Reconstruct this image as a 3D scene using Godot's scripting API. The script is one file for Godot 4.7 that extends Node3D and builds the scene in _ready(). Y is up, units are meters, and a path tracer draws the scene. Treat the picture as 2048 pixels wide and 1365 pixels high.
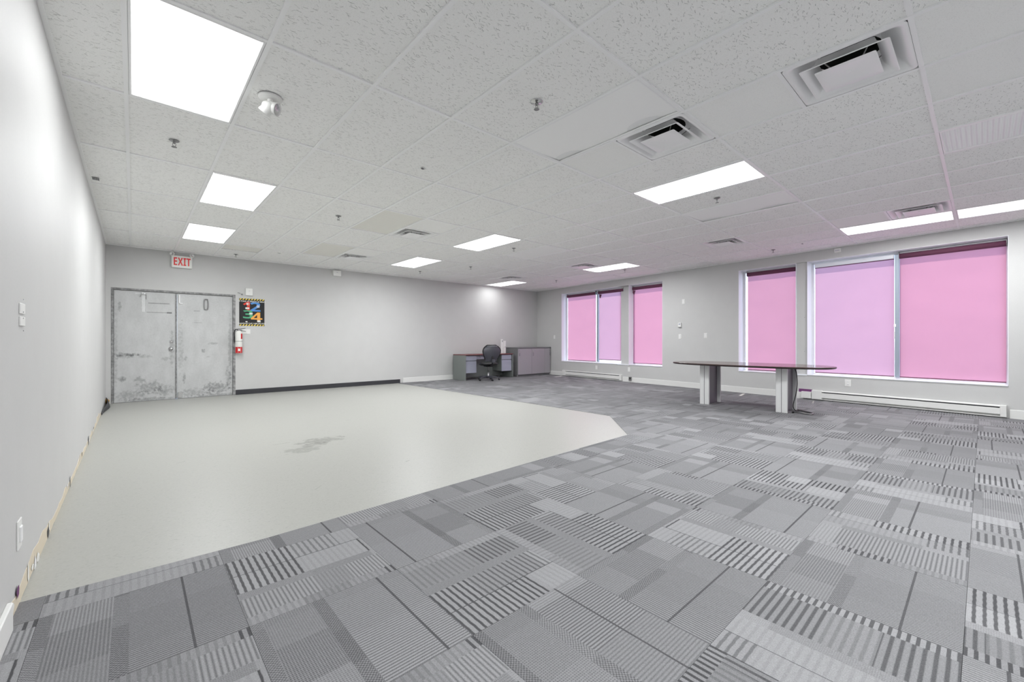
extends Node3D

const CEIL := 2.786          # height of the suspended ceiling
const EYE := 1.10            # height of the lens
const GX := -0.035           # ceiling grid: x of line 0, pitch 2 ft
const GD := 3.914            # ceiling grid: depth of line 0, pitch 4 ft
const FT2 := 0.6096
const FT4 := 1.2192
const CAR := 0.004           # height of the carpet's face above the vinyl
const FRONT := -3.0          # depth of the wall behind the camera

var A_RIGHT := Vector2(9.22, -0.5)       # plan points are (x, depth); depth runs to -z
var B_RIGHT := Vector2(10.287, 10.20)
var A_BACK := Vector2(-0.357, 10.20)
var LEFT_X := -0.357
var T_RIGHT: Transform3D                 # x along the window wall, y up, z outwards
var T_BACK: Transform3D                  # x along the back wall, z into the room
var T_LEFT: Transform3D                  # x along depth, z into the room
var M := {}
var taken := {}
var rng := RandomNumberGenerator.new()


func _ready() -> void:
	rng.seed = 4711
	frames()
	camera_and_light()
	materials()
	build_floor()
	build_walls()
	build_ceiling()
	build_windows()
	build_door()
	build_baseboards()
	build_ceiling_lights()
	build_ceiling_vents()
	build_shades()
	build_table()
	build_desk()
	build_cabinet()
	build_chair()
	build_heaters()
	build_exit_sign()
	build_poster()
	build_extinguisher()
	build_wall_fittings()
	build_ceiling_fittings()


# ---------------------------------------------------------------- camera, sky, sun, exposure
func frames() -> void:
	var e := (B_RIGHT - A_RIGHT).normalized()
	T_RIGHT = Transform3D(Basis(Vector3(e.x, 0, -e.y), Vector3.UP, Vector3(e.y, 0, e.x)), V(A_RIGHT.x, 0, A_RIGHT.y))
	var b := (B_RIGHT - A_BACK).normalized()
	T_BACK = Transform3D(Basis(Vector3(b.x, 0, -b.y), Vector3.UP, Vector3(b.y, 0, b.x)), V(A_BACK.x, 0, A_BACK.y))
	T_LEFT = Transform3D(Basis(Vector3(0, 0, -1), Vector3.UP, Vector3(1, 0, 0)), V(LEFT_X, 0, 0))


func camera_and_light() -> void:
	var cam := Camera3D.new()
	cam.name = "camera"
	cam.fov = rad_to_deg(2.0 * atan(682.5 / 845.82))
	cam.position = Vector3(0, EYE, 0)
	cam.rotation = Vector3(0, -0.7304, 0)
	cam.near = 0.02
	cam.far = 200.0
	add_child(cam)
	cam.current = true
	var env := Environment.new()
	env.tonemap_mode = Environment.TONE_MAPPER_LINEAR
	env.tonemap_exposure = 1.66
	env.sdfgi_enabled = true
	env.ssao_enabled = true
	env.ssil_enabled = true
	env.background_mode = Environment.BG_SKY
	var sky := Sky.new()
	var sm := ProceduralSkyMaterial.new()
	sm.sky_top_color = Color(0.55, 0.66, 0.85)
	sm.sky_horizon_color = Color(0.85, 0.90, 0.97)
	sm.ground_bottom_color = Color(0.55, 0.55, 0.53)
	sm.ground_horizon_color = Color(0.80, 0.82, 0.84)
	sm.sky_energy_multiplier = 1.0
	sky.sky_material = sm
	env.sky = sky
	env.background_energy_multiplier = 2.1
	var we := WorldEnvironment.new()
	we.name = "environment"
	we.environment = env
	add_child(we)
	var sun := DirectionalLight3D.new()
	sun.name = "sun"
	sun.light_energy = 2.08
	sun.light_color = Color(1.0, 0.97, 0.92)
	sun.light_angular_distance = 0.53
	sun.shadow_enabled = true
	var el := deg_to_rad(72.0)
	var to := Vector3(-0.984 * cos(el), -sin(el), 0.178 * cos(el))
	add_child(sun)
	sun.look_at_from_position(Vector3.ZERO, to, Vector3(0, 0, 1))


# ---------------------------------------------------------------- helpers
func V(x: float, y: float, d: float) -> Vector3:
	return Vector3(x, y, -d)


func mb() -> SurfaceTool:
	var st := SurfaceTool.new()
	st.begin(Mesh.PRIMITIVE_TRIANGLES)
	st.set_smooth_group(-1)
	return st


func numbered(called: String) -> String:
	if not taken.has(called):
		taken[called] = 0
		return called
	taken[called] += 1
	return "%s_%03d" % [called, taken[called]]


func commit(st: SurfaceTool) -> ArrayMesh:
	st.generate_normals()
	return st.commit()


func put(mesh: Mesh, called: String, mat: Material, parent: Node = null) -> MeshInstance3D:
	var o := MeshInstance3D.new()
	o.mesh = mesh
	if mat:
		o.material_override = mat
	if parent == null:
		o.name = numbered(called)
		add_child(o, true)
	else:
		o.name = called
		parent.add_child(o, true)
	return o


func obj(st: SurfaceTool, called: String, mat: Material, parent: Node = null) -> MeshInstance3D:
	return put(commit(st), called, mat, parent)


func thing(called: String, label: String, category: String, xf: Transform3D, group := "") -> Node3D:
	var o := Node3D.new()
	o.name = numbered(called)
	o.transform = xf
	add_child(o, true)
	tag(o, label, category, group)
	return o


func tag(o: Node, label: String, category := "", group := "") -> void:
	o.set_meta("label", label)
	if category:
		o.set_meta("category", category)
	if group:
		o.set_meta("group", group)


func structure(called: String, st: SurfaceTool, mat: Material, label := "") -> Node3D:
	var o: Node3D
	if st:
		o = put(commit(st), called, mat)
	else:
		o = Node3D.new()
		o.name = numbered(called)
		add_child(o, true)
	o.set_meta("kind", "structure")
	if label:
		o.set_meta("label", label)
	return o


func at(p: Vector3, turn := 0.0) -> Transform3D:
	return Transform3D(Basis(Vector3.UP, turn), p)


func on_right(q: float, h: float) -> Transform3D:   # facing the room from the window wall
	var t := T_RIGHT * Transform3D(Basis(), Vector3(q, h, 0))
	t.basis = Basis(-T_RIGHT.basis.x, Vector3.UP, -T_RIGHT.basis.z)
	return t


func on_back(q: float, h: float) -> Transform3D:
	return T_BACK * Transform3D(Basis(), Vector3(q, h, 0))


func on_left(d: float, h: float) -> Transform3D:
	return T_LEFT * Transform3D(Basis(), Vector3(d, h, 0))


func tri(st: SurfaceTool, a: Vector3, b: Vector3, c: Vector3, n: Vector3, ua := Vector2.ZERO, ub := Vector2.ZERO, uc := Vector2.ZERO) -> void:
	if (b - a).cross(c - a).dot(n) > 0.0:
		st.set_uv(ua); st.add_vertex(a)
		st.set_uv(uc); st.add_vertex(c)
		st.set_uv(ub); st.add_vertex(b)
	else:
		st.set_uv(ua); st.add_vertex(a)
		st.set_uv(ub); st.add_vertex(b)
		st.set_uv(uc); st.add_vertex(c)


func quad(st: SurfaceTool, a: Vector3, b: Vector3, c: Vector3, d: Vector3, n: Vector3, uv := Rect2(0, 0, 1, 1)) -> void:
	var u0 := uv.position
	var u1 := uv.end
	tri(st, a, b, c, n, Vector2(u0.x, u1.y), Vector2(u1.x, u1.y), Vector2(u1.x, u0.y))
	tri(st, a, c, d, n, Vector2(u0.x, u1.y), Vector2(u1.x, u0.y), u0)


# a box, its edges chamfered by bev
func box(st: SurfaceTool, c: Vector3, s: Vector3, bev := 0.0, xf := Transform3D()) -> void:
	var h := s / 2.0
	bev = minf(bev, minf(h.x, minf(h.y, h.z)) * 0.9)
	var ax := [Vector3.RIGHT, Vector3.UP, Vector3.BACK]
	st.set_smooth_group(-1)
	for i in 3:
		var u: Vector3 = ax[(i + 1) % 3]
		var v: Vector3 = ax[(i + 2) % 3]
		var hu: float = h[(i + 1) % 3] - bev
		var hv: float = h[(i + 2) % 3] - bev
		for sg in [-1.0, 1.0]:
			var n: Vector3 = ax[i] * sg
			var o: Vector3 = c + n * h[i]
			quad(st, xf * (o - u * hu - v * hv), xf * (o + u * hu - v * hv), xf * (o + u * hu + v * hv), xf * (o - u * hu + v * hv), xf.basis * n)
	if bev <= 0.0:
		return
	for i in 3:
		var j := (i + 1) % 3
		var k := (i + 2) % 3
		for si in [-1.0, 1.0]:
			for sj in [-1.0, 1.0]:
				var a: Vector3 = c + ax[i] * si * h[i] + ax[j] * sj * (h[j] - bev)
				var b: Vector3 = c + ax[i] * si * (h[i] - bev) + ax[j] * sj * h[j]
				var w: Vector3 = ax[k] * (h[k] - bev)
				quad(st, xf * (a - w), xf * (a + w), xf * (b + w), xf * (b - w), xf.basis * (ax[i] * si + ax[j] * sj))
	for sx in [-1.0, 1.0]:
		for sy in [-1.0, 1.0]:
			for sz in [-1.0, 1.0]:
				var g := Vector3(sx, sy, sz)
				var p := Vector3(sx * h.x, sy * h.y, sz * h.z)
				tri(st, xf * (c + p - Vector3(0, sy, sz) * bev), xf * (c + p - Vector3(sx, 0, sz) * bev), xf * (c + p - Vector3(sx, sy, 0) * bev), xf.basis * g)


func bar(st: SurfaceTool, x0: float, x1: float, y0: float, y1: float, z0: float, z1: float, bev := 0.0) -> void:
	box(st, Vector3((x0 + x1) / 2, (y0 + y1) / 2, (z0 + z1) / 2), Vector3(absf(x1 - x0), absf(y1 - y0), absf(z1 - z0)), bev)


# profile points are (radius, along axis y)
func lathe(st: SurfaceTool, profile: Array, seg: int, xf := Transform3D(), smooth := 1) -> void:
	st.set_smooth_group(smooth)
	for k in profile.size() - 1:
		var p: Vector2 = profile[k]
		var q: Vector2 = profile[k + 1]
		var d := q - p
		if d.length() < 1e-7:
			continue
		for s in seg:
			var a0 := TAU * s / seg
			var a1 := TAU * (s + 1) / seg
			var c0 := Vector3(cos(a0), 0, sin(a0))
			var c1 := Vector3(cos(a1), 0, sin(a1))
			var am := (c0 + c1).normalized()
			var n := am * d.y - Vector3.UP * d.x
			var v0 := c0 * p.x + Vector3.UP * p.y
			var v1 := c1 * p.x + Vector3.UP * p.y
			var v2 := c1 * q.x + Vector3.UP * q.y
			var v3 := c0 * q.x + Vector3.UP * q.y
			if p.x > 1e-6:
				tri(st, xf * v0, xf * v1, xf * v2, xf.basis * n)
			if q.x > 1e-6:
				tri(st, xf * v0, xf * v2, xf * v3, xf.basis * n)
	st.set_smooth_group(-1)


func tube(st: SurfaceTool, pts: Array, r: float, seg := 8, caps := true) -> void:
	var rings := []
	var side := Vector3.ZERO
	for i in pts.size():
		var p: Vector3 = pts[i]
		var t: Vector3 = (pts[mini(i + 1, pts.size() - 1)] - pts[maxi(i - 1, 0)]).normalized()
		if side == Vector3.ZERO:
			side = t.cross(Vector3.UP if absf(t.y) < 0.9 else Vector3.RIGHT).normalized()
		side = (side - t * side.dot(t)).normalized()
		var up := side.cross(t)
		var ring := []
		for s in seg:
			var a := TAU * s / seg
			ring.append(p + (side * cos(a) + up * sin(a)) * r)
		rings.append(ring)
	skin(st, rings, caps)


# joins closed rings of points to a smooth skin
func skin(st: SurfaceTool, rings: Array, caps := true, group := 1) -> void:
	st.set_smooth_group(group)
	var n: int = rings[0].size()
	var mids := []
	for r in rings:
		var m := Vector3.ZERO
		for p in r:
			m += p
		mids.append(m / n)
	for i in rings.size() - 1:
		var mid: Vector3 = (mids[i] + mids[i + 1]) / 2.0
		for k in n:
			var a: Vector3 = rings[i][k]
			var b: Vector3 = rings[i][(k + 1) % n]
			var c: Vector3 = rings[i + 1][(k + 1) % n]
			var d: Vector3 = rings[i + 1][k]
			var out := (a + b + c + d) / 4.0 - mid
			tri(st, a, b, c, out)
			tri(st, a, c, d, out)
	if caps:
		st.set_smooth_group(-1)
		for e in [0, rings.size() - 1]:
			var out2: Vector3 = mids[e] - mids[1 if e == 0 else e - 1]
			for k in n:
				tri(st, mids[e], rings[e][k], rings[e][(k + 1) % n], out2)
	st.set_smooth_group(-1)


# a flat plate from a plan polygon of (x, depth); uv_of turns a plan point into a texture point
func plate(st: SurfaceTool, poly: PackedVector2Array, y0: float, y1: float, uv_of: Callable) -> void:
	st.set_smooth_group(-1)
	var idx := Geometry2D.triangulate_polygon(poly)
	for k in range(0, idx.size(), 3):
		var a := poly[idx[k]]
		var b := poly[idx[k + 1]]
		var c := poly[idx[k + 2]]
		tri(st, V(a.x, y1, a.y), V(b.x, y1, b.y), V(c.x, y1, c.y), Vector3.UP, uv_of.call(a), uv_of.call(b), uv_of.call(c))
		tri(st, V(a.x, y0, a.y), V(b.x, y0, b.y), V(c.x, y0, c.y), Vector3.DOWN, uv_of.call(a), uv_of.call(b), uv_of.call(c))
	var mid := Vector2.ZERO
	for p in poly:
		mid += p / poly.size()
	for k in poly.size():
		var p := poly[k]
		var q := poly[(k + 1) % poly.size()]
		var side := (q - p).orthogonal()
		if side.dot((p + q) / 2.0 - mid) < 0.0:
			side = -side
		var n := Vector3(side.x, 0, -side.y)
		tri(st, V(p.x, y0, p.y), V(q.x, y0, q.y), V(q.x, y1, q.y), n, uv_of.call(p), uv_of.call(q), uv_of.call(q))
		tri(st, V(p.x, y0, p.y), V(q.x, y1, q.y), V(p.x, y1, p.y), n, uv_of.call(p), uv_of.call(q), uv_of.call(p))


func no_uv(_p: Vector2) -> Vector2:
	return Vector2.ZERO


func rect(x0: float, x1: float, d0: float, d1: float) -> PackedVector2Array:
	return PackedVector2Array([Vector2(x0, d0), Vector2(x1, d0), Vector2(x1, d1), Vector2(x0, d1)])


func right_x(d: float) -> float:
	return A_RIGHT.x + (B_RIGHT.x - A_RIGHT.x) * (d - A_RIGHT.y) / (B_RIGHT.y - A_RIGHT.y)


func room_plan(grow := 0.0) -> PackedVector2Array:
	return PackedVector2Array([Vector2(LEFT_X - grow, FRONT - grow), Vector2(right_x(FRONT) + grow, FRONT - grow), Vector2(B_RIGHT.x + grow, B_RIGHT.y + grow), Vector2(A_BACK.x - grow, A_BACK.y + grow)])


func text(parent: Node, called: String, words: String, height: float, mat: Material, where: Vector3, widen := 1.0, depth := 0.003, bold := true) -> MeshInstance3D:
	var t := TextMesh.new()
	var f := SystemFont.new()
	f.font_names = PackedStringArray(["Droid Sans"])
	f.font_weight = 700 if bold else 400
	t.font = f
	t.text = words
	t.font_size = 48
	t.pixel_size = height / 34.5
	t.depth = depth
	t.curve_step = 2.0
	var o := put(t, called, mat, parent)
	o.position = where
	o.scale = Vector3(widen, 1, 1)
	return o


# ---------------------------------------------------------------- materials
func mat(called: String, c: Color, rough := 0.6, metal := 0.0) -> StandardMaterial3D:
	var m := StandardMaterial3D.new()
	m.resource_name = called
	m.albedo_color = c
	m.roughness = rough
	m.metallic = metal
	M[called] = m
	return m


func picture(w: int, h: int, data: PackedByteArray, repeat := true) -> ImageTexture:
	var im := Image.create_from_data(w, h, false, Image.FORMAT_RGB8, data)
	return ImageTexture.create_from_image(im)


func textured(called: String, tex: Texture2D, rough := 0.7) -> StandardMaterial3D:
	var m := mat(called, Color.WHITE, rough)
	m.albedo_texture = tex
	return m


func noise(seed_: int, freq: float, oct := 3) -> FastNoiseLite:
	var n := FastNoiseLite.new()
	n.seed = seed_
	n.frequency = freq
	n.fractal_octaves = oct
	n.noise_type = FastNoiseLite.TYPE_SIMPLEX_SMOOTH
	return n


func materials() -> void:
	mat("tee", Color(0.965, 0.965, 0.965), 0.3)
	mat("slab", Color(0.5, 0.5, 0.5), 0.9)
	mat("white_plastic", Color(0.92, 0.92, 0.91), 0.35)
	mat("white_paint", Color(0.93, 0.93, 0.93), 0.4)
	mat("trim_paint", Color(0.90, 0.90, 0.89), 0.45)
	mat("frame_white", Color(0.92, 0.93, 0.95), 0.35)
	mat("frame_grey", Color(0.62, 0.66, 0.71), 0.4, 0.3)
	mat("black_cove", Color(0.20, 0.20, 0.22), 0.5)
	mat("black_rubber", Color(0.06, 0.06, 0.065), 0.5)
	mat("dark", Color(0.05, 0.05, 0.05), 0.8)
	mat("chrome", Color(0.80, 0.80, 0.80), 0.22, 1.0)
	mat("steel", Color(0.60, 0.60, 0.60), 0.35, 0.9)
	mat("lens_unlit", Color(0.975, 0.975, 0.97), 0.6)
	mat("silver_vent", Color(0.97, 0.97, 0.97), 0.3, 0.08)
	mat("red", Color(0.80, 0.07, 0.10), 0.3)
	mat("exit_red", Color(0.90, 0.10, 0.13), 0.4)
	mat("desk_grey", Color(0.48, 0.50, 0.49), 0.5)
	mat("desk_front", Color(0.66, 0.67, 0.73), 0.4)
	mat("desk_top", Color(0.44, 0.22, 0.23), 0.35)
	mat("cabinet_side", Color(0.48, 0.48, 0.49), 0.5)
	mat("cabinet_door", Color(0.65, 0.635, 0.655), 0.42)
	mat("chair_black", Color(0.11, 0.11, 0.12), 0.45)
	mat("chair_grey", Color(0.28, 0.28, 0.31), 0.4)
	mat("chair_rim", Color(0.66, 0.66, 0.68), 0.35)
	mat("table_leg", Color(0.86, 0.86, 0.86), 0.35, 0.1)
	mat("table_web", Color(0.40, 0.37, 0.41), 0.3)
	mat("table_edge", Color(0.17, 0.12, 0.12), 0.35)
	mat("roller_dark", Color(0.40, 0.22, 0.31), 0.75)
	mat("purple_paint", Color(0.42, 0.22, 0.42), 0.7)
	mat("glue", Color(0.83, 0.79, 0.71), 0.9)
	mat("brass", Color(0.72, 0.55, 0.28), 0.5, 0.2)
	mat("black_print", Color(0.07, 0.07, 0.08), 0.4)
	mat("print_red", Color(0.87, 0.24, 0.17), 0.5)
	mat("print_blue", Color(0.33, 0.57, 0.84), 0.5)
	mat("print_green", Color(0.33, 0.67, 0.50), 0.5)
	mat("print_orange", Color(0.95, 0.68, 0.32), 0.5)
	mat("print_yellow", Color(0.93, 0.83, 0.33), 0.5)
	mat("print_white", Color(0.92, 0.92, 0.90), 0.5)
	mat("pavement", Color(0.60, 0.60, 0.58), 0.9)
	var g := mat("glass", Color(1, 1, 1, 0.06), 0.02)
	g.transparency = BaseMaterial3D.TRANSPARENCY_ALPHA
	for k in [["shade_pink", Color(0.93, 0.69, 0.78)], ["shade_lilac", Color(0.90, 0.74, 0.83)], ["shade_rose", Color(0.90, 0.675, 0.76)]]:
		var s := mat(k[0], Color(0.42, 0.24, 0.33), 0.8)
		s.backlight_enabled = true
		s.backlight = k[1]
	var lit := mat("lamp_lens", Color(0.95, 0.95, 0.95), 0.4)
	lit.emission_enabled = true
	lit.emission = Color(1, 1, 0.99)
	lit.emission_energy_multiplier = 1.3
	wall_texture()
	tile_textures()
	lens_texture()
	carpet_textures()
	vinyl_texture()
	door_textures()
	table_texture()


func wall_texture() -> void:
	var n := 512
	var fine := noise(11, 0.25, 2)
	var broad := noise(12, 0.012, 3)
	var data := PackedByteArray()
	data.resize(n * n * 3)
	for y in n:
		for x in n:
			var v := 200.0 + 1.6 * fine.get_noise_2d(x, y) + 1.5 * broad.get_noise_2d(x, y)
			var o := (y * n + x) * 3
			data[o] = int(v)
			data[o + 1] = int(v)
			data[o + 2] = int(v - 1.0)
	var m := textured("wall", picture(n, n, data), 0.55)
	m.uv1_triplanar = true
	m.uv1_world_triplanar = true
	m.uv1_scale = Vector3(0.45, 0.45, 0.45)


func tile_textures() -> void:
	# mineral fibre: pinholes everywhere; short fissures across the tile on the fissured kind
	for kind in 3:
		var w := 416
		var h := 832
		var r := RandomNumberGenerator.new()
		r.seed = 90 + kind
		var val := PackedFloat32Array()
		val.resize(w * h)
		var gr := noise(60 + kind, 0.4, 2)
		for y in h:
			for x in w:
				val[y * w + x] = 246.0 + 3.0 * gr.get_noise_2d(x, y) + r.randf_range(-3.0, 3.0)
		var holes := 9000 if kind < 2 else 7000
		for k in holes:
			var p := r.randi_range(0, w * h - 1)
			val[p] -= r.randf_range(20.0, 60.0)
		if kind < 2:
			for k in 850:
				var x := r.randf_range(0, w)
				var y := r.randf_range(0, h)
				var ang := r.randf_range(-0.55, 0.55)
				var length := r.randf_range(4.0, 17.0)
				var deep := r.randf_range(35.0, 100.0)
				var step := 0
				while step < length:
					ang += r.randf_range(-0.25, 0.25)
					x += cos(ang)
					y += sin(ang)
					for dy in 2:
						var xi := posmod(int(x), w)
						var yi := posmod(int(y) + dy, h)
						val[yi * w + xi] = minf(val[yi * w + xi], 246.0 - deep * (1.0 if dy == 0 else 0.3))
					step += 1
		var data := PackedByteArray()
		data.resize(w * h * 3)
		for p in w * h:
			var v := int(clampf(val[p], 60, 252))
			data[p * 3] = v
			data[p * 3 + 1] = v
			data[p * 3 + 2] = maxi(v - 2, 0)
		textured("tile%d" % kind, picture(w, h, data), 0.85)
	var aged := mat("tile_aged", Color(0.96, 0.955, 0.935), 0.85)
	aged.albedo_texture = M.tile2.albedo_texture


func lens_texture() -> void:
	# the ribs of the prismatic lens are a bump; its colour is plain
	var w := 256
	var im := Image.create(8, w, false, Image.FORMAT_RGB8)
	for y in w:
		var v := 0.5 + 0.5 * sin(TAU * y / 16.0)
		for x in 8:
			im.set_pixel(x, y, Color(v, v, v))
	var m := mat("lens_ribbed", Color(0.975, 0.98, 0.98), 0.4)
	m.heightmap_enabled = true
	m.heightmap_texture = ImageTexture.create_from_image(im)
	m.heightmap_scale = 0.45


func segs(r: RandomNumberGenerator, choices: Array) -> Array:
	var out := []
	var s := 0.0
	while s < 1.0:
		s += r.randf_range(0.18, 0.6)
		out.append([s, choices[r.randi_range(0, choices.size() - 1)], r.randf_range(-0.045, 0.03)])
	return out


func carpet_textures() -> void:
	var n := 448
	for variant in 10:
		var r := RandomNumberGenerator.new()
		r.seed = 300 + variant
		var coarse := variant >= 5
		# bands across t: [end, pattern, period in mm, segments along s]
		var bands := []
		var lines := []       # [t, half width mm]
		if not coarse:
			var cut := r.randf_range(0.5, 0.62)
			var line_t: float = [0.27, 0.17, 0.40, 0.27, 0.16][variant]
			bands = [[cut, "rib", r.randf_range(11.5, 14.0), segs(r, [0.45, 0.75, 1.0])], [cut + 0.08, "check", 13.0, segs(r, [0.9])], [0.93, "knit" if variant % 2 == 0 else "dense", 11.0, segs(r, [0.5, 0.8])], [1.01, "check", 13.0, segs(r, [0.8])]]
			lines = [[line_t, 4.6]]
		else:
			var cut2 := r.randf_range(0.34, 0.6)
			bands = [[cut2 * 0.5, "stripe", 29.0, segs(r, [0.12, 0.5, 1.0])], [cut2, "stripe", 29.0, segs(r, [0.12, 0.6, 1.0])], [cut2 + 0.09, "knit", 9.0, segs(r, [0.35])], [0.90, "rib" if variant % 2 == 0 else "stripe_soft", 17.0 if variant % 2 == 0 else 29.0, segs(r, [0.3, 0.8])], [1.01, "dash", 26.0, segs(r, [0.2, 1.0])]]
			lines = [[cut2 * 0.5, 1.6]]
		var mm := 609.6 / n
		var val := PackedFloat32Array()
		val.resize(n * n)
		for y in n:
			var t := (y + 0.5) / n
			var b := 0
			while bands[b][0] < t and b < bands.size() - 1:
				b += 1
			var pattern: String = bands[b][1]
			var period: float = bands[b][2]
			var sg: Array = bands[b][3]
			var tm := y * mm
			var si := 0
			var line_dark := 0.0
			for l in lines:
				if absf(t - l[0]) * 609.6 < l[1]:
					line_dark = 1.0
			for x in n:
				var s := (x + 0.5) / n
				while si < sg.size() - 1 and sg[si][0] < s:
					si += 1
				var c: float = sg[si][1]
				var sm := x * mm
				var v: float = 0.565 + sg[si][2]
				if pattern == "rib":
					var w := 0.5 + 0.5 * sin(TAU * sm / period)
					v -= c * 0.27 * w * w * (0.72 + 0.28 * sin(TAU * tm / 7.0 + sm))
				elif pattern == "knit":
					var w2 := 0.5 + 0.5 * sin(TAU * tm / period)
					v -= c * 0.22 * w2 * (0.6 + 0.4 * sin(TAU * sm / 6.5))
				elif pattern == "dense":
					var w3 := 0.5 + 0.5 * sin(TAU * sm / 9.0)
					v -= c * 0.28 * w3 * (0.55 + 0.45 * sin(TAU * tm / 9.0))
				elif pattern == "check":
					v -= c * 0.19 * (1.0 if (int(sm / 6.5) + int(tm / 6.5)) % 2 == 0 else 0.15)
				elif pattern == "stripe":
					var ph := fposmod(sm + 0.7 * sin(tm * 0.12), period) / period
					v += 0.012
					v -= c * 0.25 * smoothstep(0.0, 0.10, ph) * (1.0 - smoothstep(0.36, 0.48, ph))
				elif pattern == "stripe_soft":
					var ph2 := fposmod(sm + 7.0, period) / period
					v -= 0.03 + c * 0.2 * smoothstep(0.0, 0.15, ph2) * (1.0 - smoothstep(0.4, 0.55, ph2))
				elif pattern == "dash":
					v -= c * 0.22 * (1.0 if fposmod(sm, period) < 11.0 else 0.0)
				if line_dark > 0.0:
					v = 0.34
				v += r.randf_range(-0.055, 0.055)
				val[y * n + x] = v
		var data := PackedByteArray()
		data.resize(n * n * 3)
		for p in n * n:
			var g := int(clampf(val[p] * 255.0, 10, 250))
			data[p * 3] = g
			data[p * 3 + 1] = g
			data[p * 3 + 2] = mini(g + 2, 255)
		var m := textured("carpet%d" % variant, picture(n, n, data), 0.95)
		m.metallic_specular = 0.2
		m.heightmap_enabled = true
		m.heightmap_texture = m.albedo_texture
		m.heightmap_scale = 0.25


const VX0 := -0.36
const VX1 := 5.24
const VD0 := 2.64
const VD1 := 10.30


func vinyl_texture() -> void:
	var w := 1400
	var h := 1900
	var r := RandomNumberGenerator.new()
	r.seed = 77
	var val := PackedFloat32Array()
	val.resize(w * h)
	var broad := noise(31, 0.006, 3)
	var rows := PackedFloat32Array()
	for y in h:
		for x in w:
			val[y * w + x] = 168.0 + 3.0 * r.randf() - 1.5
	for k in 150000:      # marbled flecks
		var p := r.randi_range(0, w * h - 4)
		var d := r.randf_range(-16.0, 9.0)
		for q in r.randi_range(1, 3):
			val[p + q] += d
	# the worn grey stain and the small scuffs, where the photograph has them
	var s1 := noise(40, 0.03, 4)
	for lobe in [[1.55, 4.89, 0.30, 0.17, 30.0], [1.26, 4.60, 0.22, 0.17, 22.0], [1.44, 4.75, 0.16, 0.12, 20.0]]:
		var lx: float = (lobe[0] - VX0) / (VX1 - VX0) * w
		var ly: float = (VD1 - lobe[1]) / (VD1 - VD0) * h
		var rx: float = lobe[2] * 250.0
		var ry: float = lobe[3] * 248.0
		for y in range(int(ly - ry), int(ly + ry)):
			for x in range(int(lx - rx), int(lx + rx)):
				var u := (x - lx) / rx
				var v := (y - ly) / ry
				var e := 1.0 - (u * u + v * v) + 0.8 * s1.get_noise_2d(x, y)
				if e > 0.35:
					val[y * w + x] -= lobe[4] * (0.75 + 0.6 * s1.get_noise_2d(x * 3.0, y * 3.0)) * smoothstep(0.35, 0.6, e)
	for m in [[1.10, 5.02, 0.16, 0.0, 70.0], [1.85, 3.52, 0.05, 0.3, 80.0], [0.55, 5.6, 0.06, 0.1, 40.0], [0.30, 4.85, 0.06, 0.4, 35.0], [2.2, 5.9, 0.08, 0.2, 35.0], [2.0, 6.3, 0.07, 0.1, 30.0], [1.0, 3.3, 0.10, 0.8, 25.0], [2.4, 6.6, 0.09, 0.2, 35.0], [0.9, 6.1, 0.06, 0.5, 40.0]]:
		var steps := int(m[2] * 250)
		for k in steps:
			var x2 := int((m[0] + cos(m[3]) * m[2] * k / steps - VX0) / (VX1 - VX0) * w)
			var y2 := int((VD1 - (m[1] + sin(m[3]) * m[2] * k / steps)) / (VD1 - VD0) * h)
			for q in 2:
				val[(y2 + q) * w + x2] -= m[4] * r.randf_range(0.3, 1.0)
	var data := PackedByteArray()
	data.resize(w * h * 3)
	for p in w * h:
		var v2 := clampf(val[p], 40, 250)
		data[p * 3] = int(v2)
		data[p * 3 + 1] = int(v2)
		data[p * 3 + 2] = int(v2 - 5.0)
	var m2 := textured("vinyl", picture(w, h, data), 0.38)
	m2.metallic_specular = 0.4


func blotch(val: PackedFloat32Array, w: int, h: int, n: FastNoiseLite, cx: float, cy: float, rx: float, ry: float, deep: float, cutoff := 0.1) -> void:
	for y in range(maxi(0, int(cy - ry)), mini(h, int(cy + ry))):
		for x in range(maxi(0, int(cx - rx)), mini(w, int(cx + rx))):
			var u := (x - cx) / rx
			var v := (y - cy) / ry
			var e := 1.0 - (u * u + v * v) + 0.7 * n.get_noise_2d(x, y) - cutoff
			if e > 0.0:
				val[y * w + x] -= 0.85 * deep * smoothstep(0.0, 0.9, e) * (0.7 + 0.5 * n.get_noise_2d(x * 4.0 + 50.0, y * 4.0))


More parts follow.
